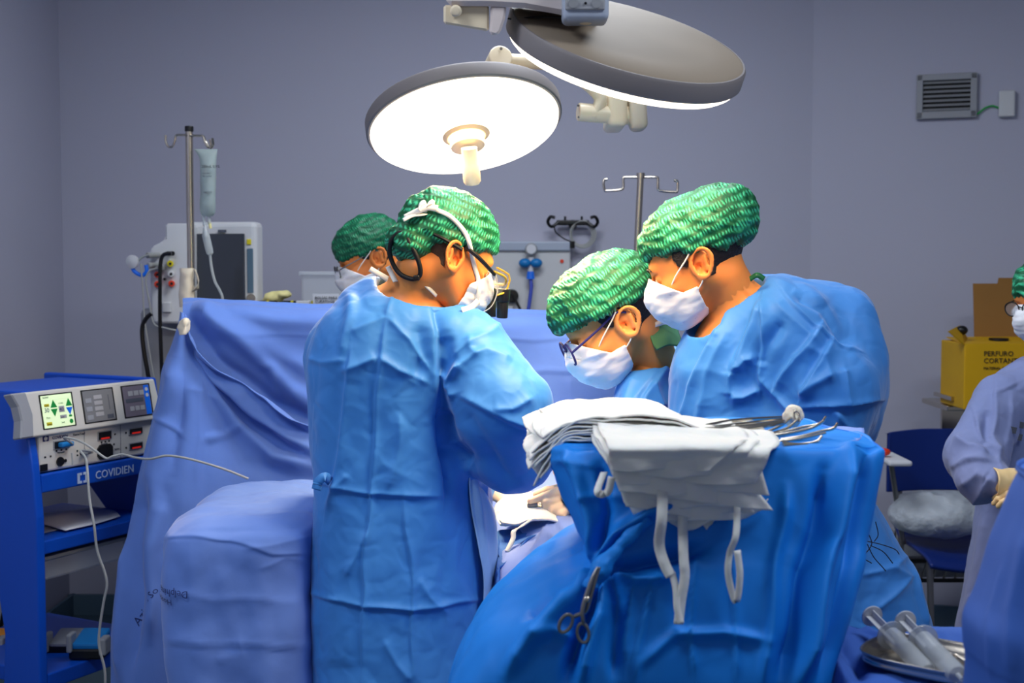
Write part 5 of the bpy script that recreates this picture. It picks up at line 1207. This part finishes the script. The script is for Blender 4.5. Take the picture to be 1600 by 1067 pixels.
def person(label, H, neck, skin, gkeys, gdepth, arms, gm, cres, cap, group=None, h=.0068, hands=None, extra=None, collar=None, soft_a=.006, crum=.007, capm='cap_green', seed=0, fineh=.0026, sub=True, hx=.034, hm='hair'):
    """gkeys: (frame y, centre x, half width px, depth offset, half depth m); arms: chains of (px,py,depth,radius)"""
    K = []
    for (y, cx, hw, do, ry) in gkeys:
        c = P(cx, y, gdepth+do); K.append((c[2], c[0], c[1], hw*(gdepth+do)/F, ry))
    K.append((.32, K[-1][1], K[-1][2], K[-1][3]*1.04, K[-1][4]))
    nb = np.array(neck[0]); nr = neck[1]
    nk = H.p(-.034, 0, -.055)
    chains = [[(P(*a[:3]), a[3]) for a in ch] for ch in arms]
    def body(p, sh=0):
        d = stack(p, K)+sh
        for ch in chains:
            dd = None
            for (a, ra), (b, rb) in zip(ch[:-1], ch[1:]):
                e = cone(p, a, b, ra, rb)+sh*.8; dd = e if dd is None else smin(dd, e, .03)
            d = smin(d, dd, .055)
        if extra: 
            for e in extra: d = smin(d, ell(p, P(*e[:3]), e[3])+sh, e[4])
        return d
    nd = unit(nk-nb)
    def gown(p):
        d = body(p)
        if collar is None:
            d = smax(d, -cone(p, nb-nd*.01, nb+nd*.16, nr+.010, nr+.05), .012)
        else: d = smax(d, -collar(p), .012)
        return d
    allp = np.array([c for ch in chains for c, r in ch]+[[k[1]-k[3], k[2]-k[4], k[0]] for k in K]+[[k[1]+k[3], k[2]+k[4], k[0]] for k in K]+([P(*e[:3])+e[3] for e in extra] if extra else [])+([P(*e[:3])-e[3] for e in extra] if extra else []))
    lo, hi = clampbox(allp, .10); lo[2] = max(lo[2], .28)
    V, Fq = surface_nets(gown, lo, hi, h)
    if sub: V, Fq = subdivide(V, Fq)
    N = vnormals(V, Fq)
    wz = np.clip((V[:, 2]-.3)/.1, 0, 1)
    vis = np.clip(-N[:, 1]*1.5+.5, 0, 1)
    D = creases(V, cres, 6)*vis+soft(V, soft_a, 6, seed)+crum*(crumple(V, 7, seed, (1, 1, .7))-.2)+.0022*(crumple(V, 17, seed+5)-.2)*sub
    V = V+N*(D*wz)[:, None]
    # whole body: shoulders, arms and legs under the clothes, fine head on the same mesh
    bx, by = K[-1][1], K[-1][2]
    def low(p):
        d = body(p, .025)
        for s in (-1, 1): d = smin(d, cone(p, (bx+s*.09, by, .5), (bx+s*.10, by, .08), .085, .05), .03)
        for s in (-1, 1): d = smin(d, ell(p, (bx+s*.10, by+.04*np.sign(H.f[1]+.01), .045), (.045, .12, .045)), .02)
        return smin(d, cone(p, nb-nd*.03, nk, nr, nr*.92), .02)
    V1, F1 = surface_nets(low, np.minimum(lo, [bx-.25, by-.25, 0])-[0, 0, .03], np.maximum(hi, [bx+.25, by+.25, 0]), .022)
    nl = H.loc(nb[None])[0]
    def fine(q):
        d = face_sdf(q); d = smin(d, cone(q, (-.034, 0, -.05), nl, .056/H.S if nr < .055 else nr*.93/H.S, nr/H.S), .025)
        for s in (1, -1): d = smin(d, ear_sdf(q, s), .004)
        return d
    lo2 = np.minimum([-.13, -.11, -.13], nl-.07); hi2 = np.maximum([.14, .11, .14], nl+.07)
    V2, F2 = surface_nets(fine, lo2, hi2, fineh)
    root = mk('person', np.vstack([H.w(V2), V1]), np.vstack([F2, F1+len(V2)]), skin, loc=(bx, by, 0)); tag(root, label, 'person', group)
    g = mk('gown', V, Fq, gm, root)
    for s in (-1, 1):
        mk('shoe', *surface_nets(lambda p: smax(ell(p, (bx+s*.10, by+.04*np.sign(H.f[1]+.01), .048), (.055, .14, .055)), -(p[:, 2]-.004), .004), (bx+s*.10-.08, by-.2, -.01), (bx+s*.10+.08, by+.24, .12), .01), 'white_plastic', root)
    # eyes
    for s in (1, -1):
        e = mk('eye', *ball_mesh(H.p(.0795, s*.031, -.0045), .0098*H.S), 'eye_white', root)
        mk('iris', *ball_mesh(H.p(.0845, s*.031, -.0065), .0058*H.S), 'iris', e)
    # hair: thin shell below the cap
    def hair(q):
        d = np.abs(face_sdf(q)-.002)-.0028+.0012*perlin(q*260)
        r = smax(q[:, 0]-hx, -(q[:, 2]+.022-np.clip((q[:, 0])*.9, -.016, .05)), .004); r = smax(r, q[:, 2]-.06, .004)
        for s in (1, -1): r = smax(r, -(ell(q, (-.006, s*.078, -.012), (.02, .03, .036))), .003)
        return np.maximum(d, r+.004*perlin(q*90))
    mk('hair', *tof(H, surface_nets(hair, (-.13, -.1, -.06), (.10, .1, .07), .0032)), hm, root)
    # cap
    def capf(q):
        d = None
        for c_, r_ in cap['blobs']: e = ell(q, c_, r_); d = e if d is None else smin(d, e, .03)
        hd = face_sdf(q)-.006
        d = smin(d, hd, .012)
        n_ = unit(cap['n']); pl = -((q-np.array(cap['o'], np.float32)) @ n_.astype(np.float32))
        th = np.arctan2(q[:, 1], q[:, 0]); pl = pl+.0022*np.sin(th*38)+.004*np.sin(th*9+seed)+.003*perlin(q*40)
        if 'pouch' in cap: d2 = ell(q, *cap['pouch']); return smin(smax(d, pl, .012), smax(d2, pl-.07, .01), .012)
        return smax(d, pl, .014)
    Vc, Fc = surface_nets(capf, (-.2, -.13, -.12), (.15, .13, .19), .003); Nc = vnormals(Vc, Fc)
    q = Vc+seed*.31
    dirn = np.stack([q[:, 0]*14+q[:, 2]*10, q[:, 1]*16, q[:, 2]*26-q[:, 0]*18], 1)
    dc = .0045*(ridged(dirn, 2)-.6)+.003*fbm(q*22)+.0012*ridged(np.stack([q[:, 0]*90, q[:, 1]*60, q[:, 2]*34], 1), 1)
    Vc = Vc+Nc*dc[:, None]
    mk('surgical_cap', H.w(Vc), Fc, capm, root, attr=Vc)
    if hands:
        for (wr, fx, up, s, curl, m_) in hands:
            f_ = lambda p: hand_sdf(p, wr, fx, up, s, curl)
            Vh, Fh = surface_nets(f_, np.asarray(wr)-.19, np.asarray(wr)+.19, .0045)
            mk('glove', Vh, Fh, m_, root)
    root['_'] = 0; del root['_']
    return root, g, K
def ball_mesh(c, r):
    b = MB().ball(c, r, 12); return np.vstack(b.v), b.f
def tof(H, VF): return H.w(VF[0]), VF[1]
def face_mask(root, H, m='mask_white', top=.0, xr=.014, name='surgical_mask'):
    def f(q):
        d = smin(face_sdf(q), ell(q, (.062, 0, -.048), (.060, .052, .055)), .02)-.004
        pl = .0022*perlin(q*[30, 30, 75])
        sh = np.abs(d+pl)-.0017
        r = xr-q[:, 0]+.003*perlin(q*40)
        r = np.maximum(r, q[:, 2]-(-.046+np.maximum(0, q[:, 0]-.046)*1.0+top)); r = np.maximum(r, -.108-q[:, 2]-.2*np.clip(q[:, 0], 0, .06))
        return np.maximum(sh, r)
    V, Fq = tof(H, surface_nets(f, (-.01, -.09, -.14), (.14, .09, .03), .0022))
    return mk(name, V, Fq, m, root)
def ear_loops(root, H, side=1):
    for s in ((side,) if side else (1, -1)):
        MB().tube([H.p(.068, s*.056, -.030), H.p(.045, s*.071, -.010), H.p(.014, s*.080, .010), H.p(-.002, s*.085, .022)], .0017).out('ear_loop', 'tie_white', root, smooth=True)
        MB().tube([H.p(.024, s*.062, -.058), H.p(.010, s*.073, -.050), H.p(.0, s*.081, -.042), H.p(-.006, s*.083, -.034)], .0017).out('ear_loop', 'tie_white', root, smooth=True)
def spectacles(root, H, x=.112, z=-.010, r=.022, m='ink_navy', th=.0018):
    g = MB()
    e = None
    for s in (1, -1):
        cc = np.array([x, s*.031, z])
        t = MB().tube([H.p(cc[0]-.18*abs(r*math.cos(t)*0)-.10*(r*math.sin(t)), cc[1]+r*1.1*math.cos(t), cc[2]+r*.88*math.sin(t)) for t in np.linspace(0, 2*PI, 13)[:-1]], th, 8, 4, closed=True)
        fr = t.out('spectacle_rim', m, root, smooth=True)
        V = [H.p(cc[0]-.10*(r*math.sin(t)), cc[1]+r*1.1*math.cos(t), cc[2]+r*.88*math.sin(t)) for t in np.linspace(0, 2*PI, 25)[:-1]]
        mk('lens', V, [tuple(range(24))], 'glass', fr, smooth=False, solid=.001)
        MB().tube([H.p(x-.001, s*(.031+r*1.1), z+.006), H.p(x-.02, s*.066, z+.010), H.p(.04, s*.074, .010), H.p(.0, s*.082, .020), H.p(-.02, s*.082, .010)], th*1.1, 8, 4).out('temple', m, root, smooth=True)
    MB().tube([H.p(x, .008, z+.004), H.p(x+.003, 0, z+.008), H.p(x, -.008, z+.004)], .0016).out('bridge', m, root, smooth=True)

# ---- surgeon seen from behind, head turned to the right
D_ = 2.85
HA = Frame(P(699, 399, 2.83), (.82, .36, -.42), 1.03)
crA = [([(600, 500), (592, 560), (586, 640), (578, 760), (568, 900), (562, 1067)], .010, 5, 's'), ([(630, 780), (640, 870), (642, 950), (642, 1067)], .008, 4, 's'), ([(672, 458), (686, 520), (684, 580), (683, 650), (691, 720), (692, 780)], -.026, 9, 's'),
       ([(545, 550), (532, 660), (522, 760), (512, 800)], .012, 8, 's'), ([(602, 494), (620, 455)], .006, 5), ([(602, 494), (548, 522)], .006, 5), ([(602, 494), (640, 530), (668, 580)], .008, 5), ([(588, 560), (560, 572), (530, 582)], .010, 6), ([(590, 560), (620, 582), (665, 600)], .010, 6),
       ([(500, 757), (575, 775), (610, 778), (690, 776)], .008, 4, 's'), ([(486, 930), (565, 948), (640, 956), (700, 945), (752, 938)], .010, 4, 's'), ([(478, 560), (500, 566), (540, 566)], .006, 5), ([(550, 450), (545, 500), (530, 560)], .010, 8, 'g'),
       ([(684, 585), (700, 592), (712, 585), (725, 570)], .016, 6), ([(690, 600), (705, 605), (712, 622)], .014, 5), ([(720, 622), (790, 662), (848, 685)], .014, 8, 's'), ([(705, 560), (750, 525), (790, 500)], .010, 7), ([(700, 590), (760, 548), (800, 560)], .010, 8), ([(720, 640), (760, 700), (800, 760)], -.012, 10, 'g'),
       ([(735, 520), (738, 545), (750, 560)], .007, 5), ([(770, 640), (800, 640), (835, 620)], .008, 6), ([(654, 500), (660, 560), (640, 600)], -.012, 12, 'g'), ([(700, 520), (702, 560), (690, 590)], -.014, 10, 'g'), ([(625, 640), (620, 720), (605, 770)], .008, 7), ([(690, 640), (705, 700), (735, 722)], -.02, 12, 'g'),
       ([(650, 900), (670, 930), (700, 960)], .006, 6), ([(540, 900), (560, 870), (575, 830)], .006, 5), ([(520, 770), (545, 740)], .006, 4), ([(600, 1000), (620, 1040), (640, 1067)], .006, 6)]
A_, gA, KA = person('surgeon seen from behind in blue gown and green cap, wearing magnifying loupes', HA, (P(640, 470, 2.86), .066), 'skin',
    [(430, 600, 26, .02, .05), (446, 612, 62, .02, .085), (470, 622, 98, .0, .115), (505, 620, 124, -.01, .145), (560, 608, 130, -.01, .155), (640, 600, 116, .0, .15), (760, 610, 120, .0, .145), (900, 618, 134, .0, .16), (1067, 615, 133, .0, .17)], D_,
    [[(735, 545, 2.80, .088), (786, 635, 2.74, .100), (803, 700, 2.80, .094), (862, 700, 3.08, .046)], [(538, 550, 2.92, .082), (556, 680, 3.02, .072), (745, 760, 3.14, .05)]],
    'gown_blue', crA, dict(blobs=[((-.018, 0, .045), (.112, .090, .094))], o=(.0, 0, .018), n=(-.30, 0, 1), pouch=((-.086, 0, -.012), (.052, .066, .040))), seed=2, hx=.012, hm='hair_short',
    hands=[(P(868, 700, 3.10), (.3, .9, -.3), (0, -.3, 1), 1, .6, 'glove_field'), (P(752, 764, 3.15), (.8, .5, -.3), (0, 0, 1), -1, .6, 'glove_field')],
    extra=[(700, 800, 2.93, (.10, .11, .20), .06), (705, 960, 2.93, (.10, .12, .35), .06)])
face_mask(A_, HA, xr=.05)
snA = snapper([c for c in A_.children if c.name.startswith(('surgical_cap', 'surgical_mask', 'gown'))]+[A_])
def rib(pxs, w_, side, name='mask_tie', m='tie_white', parent=A_, sn=snA, off=.004, dfl=2.8):
    return mk(name, *ribbon([sn(x, y, off, dfl) for x, y in pxs], w_, .0018, side=side), m, parent)
rib(((682, 328), (700, 336), (716, 350), (728, 366), (734, 382), (737, 398), (742, 418), (747, 436), (748, 455), (744, 470)), .0095, (1, .2, .6))
rib(((684, 326), (668, 324), (652, 330), (632, 340)), .014, (.2, .2, 1), 'tie_end', off=.010)
for pts in (((684, 326, 2.76), (676, 316, 2.74), (668, 322, 2.74), (682, 328, 2.76)), ((682, 328, 2.76), (664, 316, 2.75), (656, 326, 2.74), (676, 330, 2.75)), ((680, 328, 2.75), (660, 334, 2.74), (646, 336, 2.74), (630, 344, 2.74))):
    mk('tie_bow', *ribbon([P(*q) for q in pts], .014, .002, side=(.1, .8, .6)), 'tie_white', A_)
rib(((748, 470), (735, 482), (722, 486)), .016, (0, .2, 1))
mk('neck_tie', *ribbon([P(622, 425, 2.80), P(634, 418, 2.78), P(648, 424, 2.77), P(660, 440, 2.76), snA(672, 452), snA(682, 462)], .008, .002, side=(.3, .4, .8)), 'tie_white', A_)
mk('collar_tie', *ribbon([P(606, 436, 2.77), P(592, 428, 2.76), P(578, 420, 2.76)], .012, .002, side=(.3, .3, 1)), 'tie_white', A_)
mk('collar_tie', *ribbon([P(618, 440, 2.77), P(612, 428, 2.78), P(606, 416, 2.78)], .011, .002, side=(1, .3, 0)), 'tie_white', A_)
MB().tube([P(*q) for q in ((640, 366, 2.745), (624, 364, 2.75), (612, 376, 2.76), (609, 395, 2.765), (616, 416, 2.765), (628, 430, 2.76), (646, 436, 2.752), (656, 430, 2.745), (656, 416, 2.74), (649, 396, 2.735), (640, 380, 2.735), (635, 367, 2.74))], .0052, 10, 6).out('head_strap', 'dark_rubber', A_, smooth=True)
MB().box(P(651, 434, 2.745), (.014, .012, .012), None, .003).out('strap_slider', 'black_plastic', A_)
MB().tube([snA(678, 366, .004), snA(695, 374, .004), snA(712, 384, .005), snA(722, 390, .006)], .004, 8, 4).out('strap', 'black_plastic', A_, smooth=True)
# loupes
MB().tube([HA.p(.0, -.083, .020), HA.p(.045, -.080, .010), HA.p(.090, -.072, -.004)], [.0045, .005, .004], 8, 4).out('temple', 'black_plastic', A_, smooth=True)
MB().tube([HA.p(.085, -.072, .002), HA.p(.118, -.060, .004), HA.p(.132, -.040, -.006), HA.p(.134, .0, -.006), HA.p(.130, .04, -.006), HA.p(.1, .066, 0), HA.p(0, .082, .02)], .0028, 8, 5).out('loupe_frame', 'loupe_gold', A_, smooth=True)
o = mk('side_shield', [HA.p(.088, -.073, .010), HA.p(.128, -.052, .010), HA.p(.134, -.046, -.020), HA.p(.118, -.060, -.036), HA.p(.094, -.070, -.022)], [(0, 1, 2, 3, 4)], 'glass', A_, smooth=False, solid=.0015)
MB().tube([HA.p(.088, -.073, .012), HA.p(.130, -.052, .012), HA.p(.138, -.046, -.020), HA.p(.118, -.060, -.038)], .0022, 8, 2).out('shield_rim', 'loupe_gold', A_, smooth=True)
for s in (-1, 1):
    a = HA.p(.134, s*.036, -.016); b = HA.p(.160, s*.032, -.074)
    MB().cyl(a, a+(b-a)*.45, .0165, .015, 22, .002).cyl(a+(b-a)*.42, b, .013, .0125, 22, .002).out('loupe', 'black_plastic', A_, smooth=True)
MB().tube([HA.p(.09, -.072, .0), HA.p(.11, -.07, -.03), HA.p(.112, -.066, -.07), HA.p(.085, -.05, -.105)], .0012).out('loupe_cord', 'cable_grey', A_, smooth=True)
# gown front with lamplight put into its paler colour, and tie belt
o = mk('gown_front_lit', *sheet([[P(732, 724, 2.80), P(745, 745, 2.83), P(757, 770, 2.92)], [P(735, 790, 2.80), P(756, 795, 2.82), P(774, 800, 2.9)], [P(748, 860, 2.78), P(764, 860, 2.82), P(776, 860, 2.9)], [P(756, 925, 2.78), P(766, 925, 2.82), P(774, 925, 2.9)], [P(748, 1067, 2.78), P(752, 1067, 2.84), P(758, 1067, 2.9)]], 40, 16, disp=lambda V, u, v, N: .004*np.sin(v*14)*(1-u)+soft(V, .004, 12, 6)), 'gown_lit', A_, solid=.003)
mk('belt_end', *ribbon([P(516, 752, 2.72), P(508, 745, 2.70), P(498, 752, 2.70), (P(494, 765, 2.70))], .02, .002, side=(.3, 0, 1)), 'gown_blue', A_)

# ---- surgeon bending over the field, facing left
HB = Frame(P(955, 500, 3.02), (-.84, -.12, -.53), 1.14)
crB = [([(1060, 560), (1020, 590), (985, 640)], .010, 8), ([(1040, 570), (1010, 620), (1000, 650)], .012, 6, 's'), ([(1020, 600), (1040, 640)], .012, 5), ([(990, 590), (975, 640)], .008, 6)]
B_, gB, KB = person('masked surgeon in dark glasses and green cap bending over the wound', HB, (P(1018, 556, 3.06), .058), 'skin_light',
    [(540, 1062, 30, .04, .06), (565, 1045, 62, .02, .09), (600, 1036, 74, .0, .13), (680, 1032, 76, .0, .15), (800, 1040, 80, .0, .15), (1000, 1045, 88, .0, .16)], 3.12,
    [[(1010, 612, 3.02, .07), (985, 700, 2.93, .062), (905, 770, 3.06, .042)], [(1040, 600, 3.3, .075), (1000, 700, 3.42, .065), (900, 775, 3.36, .045)]],
    'gown_blue', crB, dict(blobs=[((-.010, 0, .046), (.126, .096, .090)), ((-.085, 0, .03), (.05, .07, .05))], o=(.0, 0, .024), n=(-.10, 0, 1)), seed=5, hands=[(P(905, 772, 3.36), (-.9, -.3, -.2), (0, 0, 1), 1, .7, 'glove_field')])
face_mask(B_, HB); ear_loops(B_, HB, 1); spectacles(B_, HB, .114, -.010, .0255, th=.0026)
mk('scrub_collar', *sheet([[P(1012, 520, 2.99), P(1034, 506, 3.03), P(1058, 508, 3.08)], [P(1020, 540, 2.98), P(1040, 524, 3.0), P(1062, 526, 3.04)], [P(1026, 548, 2.97), P(1046, 540, 2.99), P(1070, 545, 3.0)]], 16, 16, disp=lambda V, u, v, N: soft(V, .004, 20)), 'scrubs_green', B_, solid=.004)
mk('cap_tie', *ribbon([P(1012, 512, 2.99), P(1028, 506, 3.0), P(1044, 503, 3.02), P(1060, 512, 3.03)], .012, .002, side=(.1, .5, 1)), 'tie_white', B_)
# the gloved hand in the light
def gl(p):
    d = smin(ell(p, P(880, 778, 3.10), (.030, .030, .028)), cone(p, P(885, 770, 3.12), P(905, 768, 3.12), .030, .034), .02)
    for ch in (((868, 770, 3.08, .0125), (850, 776, 3.06, .0105), (829, 783, 3.05, .0085)), ((870, 784, 3.07, .012), (853, 786, 3.05, .0105), (851, 797, 3.05, .009)), ((876, 792, 3.06, .0115), (862, 797, 3.045, .010), (866, 803, 3.05, .009)), ((886, 797, 3.06, .011), (876, 802, 3.05, .0095), (880, 806, 3.05, .008)), ((872, 764, 3.12, .012), (855, 766, 3.12, .010), (838, 772, 3.11, .009))):
        for a, b in zip(ch[:-1], ch[1:]): d = smin(d, cone(p, P(*a[:3]), P(*b[:3]), a[3], b[3]), .004)
    return d
mk('glove', *surface_nets(gl, P(815, 815, 3.0)-.01, P(925, 740, 3.17)+.01, .0028), 'glove_field', B_)

# ---- assistant on the right, standing
HC = Frame(P(1087, 410, 2.84), (-.89, .17, -.42), 1.07)
crC = [([(1118, 520), (1075, 600), (1056, 690)], .014, 7, 's'), ([(1135, 525), (1105, 590), (1085, 690)], .010, 7), ([(1186, 468), (1160, 540), (1145, 580)], .018, 9, 's'), ([(1190, 475), (1192, 545), (1188, 600)], .016, 7, 's'),
       ([(1142, 582), (1158, 578), (1168, 566), (1186, 562)], .018, 7), ([(1140, 620), (1160, 622), (1190, 612)], .016, 6), ([(1142, 584), (1138, 618)], .012, 5), ([(1222, 498), (1200, 540), (1192, 575)], -.014, 9, 'g'),
       ([(1280, 508), (1240, 555), (1212, 608)], .018, 8, 's'), ([(1300, 530), (1270, 580), (1252, 620)], .016, 8, 's'), ([(1188, 592), (1215, 620), (1245, 648)], .014, 7), ([(1250, 636), (1300, 634), (1374, 626)], .014, 5, 's'), ([(1250, 615), (1275, 600), (1305, 585)], .014, 7),
       ([(1320, 575), (1324, 632)], .010, 5), ([(1215, 450), (1275, 515), (1312, 540), (1340, 550)], .008, 5, 's'), ([(1240, 455), (1290, 480), (1330, 545)], -.016, 10, 'g'), ([(1310, 640), (1298, 690)], .008, 5), ([(1300, 635), (1340, 690)], .006, 5), ([(1130, 480), (1120, 530)], .006, 5),
       ([(1385, 770), (1425, 900), (1450, 990)], .014, 6, 's'), ([(1390, 880), (1420, 905), (1360, 960)], .008, 5), ([(1345, 900), (1400, 880), (1425, 870)], .006, 4), ([(1210, 470), (1240, 500), (1290, 550)], .006, 6), ([(1255, 540), (1290, 560), (1300, 600)], .008, 7)]
def colC(p):
    return smin(cone(p, P(1150, 475, 2.84), P(1110, 400, 2.84), .074, .11), ell(p, P(1105, 505, 2.82), (.045, .07, .045)), .03)
C_, gC, KC = person('tall masked assistant in blue gown and puffy green cap, looking down', HC, (P(1150, 480, 2.85), .064), 'skin',
    [(432, 1192, 26, .0, .05), (446, 1200, 66, .0, .09), (470, 1196, 96, .0, .12), (520, 1176, 112, .0, .145), (580, 1165, 122, .0, .155), (680, 1168, 126, .0, .16), (780, 1210, 150, .0, .17), (900, 1270, 158, .0, .17), (1000, 1295, 165, .0, .17)], 2.86,
    [[(1235, 520, 2.76, .100), (1292, 610, 2.72, .100), (1285, 660, 2.72, .085), (1130, 700, 2.80, .060)], [(1140, 560, 2.98, .085), (1110, 670, 3.02, .07), (985, 760, 3.10, .045)]],
    'gown_blue', crC, dict(blobs=[((-.018, 0, .052), (.118, .092, .086)), ((-.100, 0, .060), (.062, .074, .066))], o=(.0, 0, .022), n=(-.26, 0, 1)), seed=9, collar=colC,
    extra=[(1325, 590, 2.84, (.085, .12, .19), .05), (1270, 500, 2.90, (.11, .11, .09), .06)], hands=[(P(985, 762, 3.12), (-.9, .1, -.3), (0, 0, 1), -1, .5, 'glove_field')])
face_mask(C_, HC); ear_loops(C_, HC, 1)
mk('cap_tie', *ribbon([P(1172, 436, 2.76), P(1183, 430, 2.75), P(1194, 436, 2.75)], .012, .002, side=(.2, .3, 1)), 'cap_green', C_)
0 and MB().tube([P(1178, 434, 2.78), P(1150, 460, 2.765), P(1118, 498, 2.75), P(1102, 508, 2.75), P(1088, 505, 2.76)], .003, 8, 6).out('collar_edge', 'gown_blue', C_, smooth=True)
MB().tube([HC.p(.088, .044, .020), HC.p(.094, .030, .026), HC.p(.096, .014, .022)], [.0015, .003, .002], 6, 4).out('eyebrow', 'hair', C_, smooth=True)
b = MB()
for k, pts in enumerate((((1355, 830), (1362, 850), (1350, 870), (1362, 880)), ((1352, 845), (1375, 850), (1398, 858), (1405, 866)), ((1360, 852), (1380, 862), (1395, 880)), ((1355, 850), (1365, 870), (1378, 885), (1384, 892)), ((1366, 846), (1372, 835), (1368, 815)))):
    b.tube([P(x, y, 2.66) for x, y in pts], .0011, 5, 4)
o = b.out('suture_threads', 'thread', C_, smooth=True); o['kind'] = 'stuff'

# ---- anaesthetist behind the screen
HD = Frame(P(577, 401, 4.05), (-.80, -.22, -.35), 1.0)
D__, gD, KD = person('person in dark green cap and spectacles half hidden behind the screen', HD, (P(600, 455, 4.1), .058), 'skin',
    [(462, 612, 40, .0, .08), (490, 612, 80, .0, .11), (540, 612, 100, .0, .14), (700, 612, 95, .0, .14)], 4.15,
    [[(560, 510, 4.12, .07), (550, 610, 4.08, .06), (500, 620, 3.98, .045)], [(665, 510, 4.2, .07), (680, 610, 4.2, .06), (640, 650, 4.05, .045)]],
    'gown_grey', [], dict(blobs=[((-.012, 0, .048), (.110, .088, .078))], o=(.0, 0, .014), n=(-.08, 0, 1)), seed=12, h=.014, sub=False, capm='cap_dark', fineh=.0034)
face_mask(D__, HD); ear_loops(D__, HD, 1); spectacles(D__, HD, .112, -.006, .020, 'dark_steel')

# ---- theatre nurse at the right edge
HE = Frame(P(1638, 468, 3.68), (-.86, -.42, -.22), 1.0)
crE = [([(1556, 600), (1550, 680), (1560, 720)], .014, 6, 's'), ([(1520, 650), (1535, 690), (1565, 715)], .016, 7, 's'), ([(1495, 680), (1515, 700), (1545, 708)], .014, 6), ([(1482, 735), (1510, 722), (1550, 722)], .014, 6, 's'), ([(1500, 760), (1530, 740), (1545, 745)], .012, 6), ([(1520, 790), (1540, 760), (1552, 745)], .012, 6),
       ([(1540, 800), (1520, 900), (1500, 980)], .014, 9, 'g'), ([(1570, 800), (1555, 900), (1548, 980)], -.014, 9, 'g'), ([(1580, 620), (1572, 700)], .006, 3, 's'), ([(1560, 618), (1595, 600)], .006, 3, 's'), ([(1540, 640), (1542, 700)], -.012, 7, 'g')]
E_, gE, KE = person('theatre nurse in grey blue gown with yellow gloves, cut by the right edge', HE, (P(1642, 545, 3.7), .056), 'skin',
    [(560, 1645, 40, .0, .08), (585, 1642, 84, .0, .11), (620, 1640, 104, .0, .14), (700, 1640, 104, .0, .14), (800, 1635, 106, .0, .14), (980, 1628, 132, .0, .16)], 3.72,
    [[(1562, 625, 3.66, .072), (1524, 712, 3.56, .078), (1535, 745, 3.48, .066), (1562, 752, 3.42, .046)], [(1722, 625, 3.7, .072), (1740, 720, 3.6, .07), (1640, 760, 3.42, .045)]],
    'gown_grey', crE, dict(blobs=[((-.012, 0, .046), (.108, .086, .084))], o=(.0, 0, .016), n=(-.12, 0, 1)), seed=15, h=.009, capm='cap_green', fineh=.0034,
    hands=[(P(1575, 756, 3.40), (1, -.1, .05), (0, -.7, .8), -1, .5, 'glove'), (P(1640, 760, 3.38), (-1, -.1, 0), (0, -.6, .8), 1, .5, 'glove')])
face_mask(E_, HE); ear_loops(E_, HE, 1); spectacles(E_, HE, .112, -.002, .023, 'dark_rubber')
mk('glove_cuff', *sheet([[np.array(P(1552+k*12, 755, 3.405))+np.array([.0, .041*math.sin(t), .043*math.cos(t)])*(1-.03*k) for t in np.linspace(0, 2*PI, 13)[:-1]] for k in range(4)], 12, 30, True, disp=lambda V, u, v, N: .003*perlin(V*50)), 'glove', E_, solid=.003)
snE = snapper([gE]); 
for (x, y) in ((1583, 672), (1595, 664), (1592, 683)):
    q = snE(x, y, .004); MB().box(q, (.018, .003, .018), Matrix.Rotation(.2, 3, 'Y')).out('printed_emblem', 'ink_grey', gE)
bpy.context.view_layer.update()
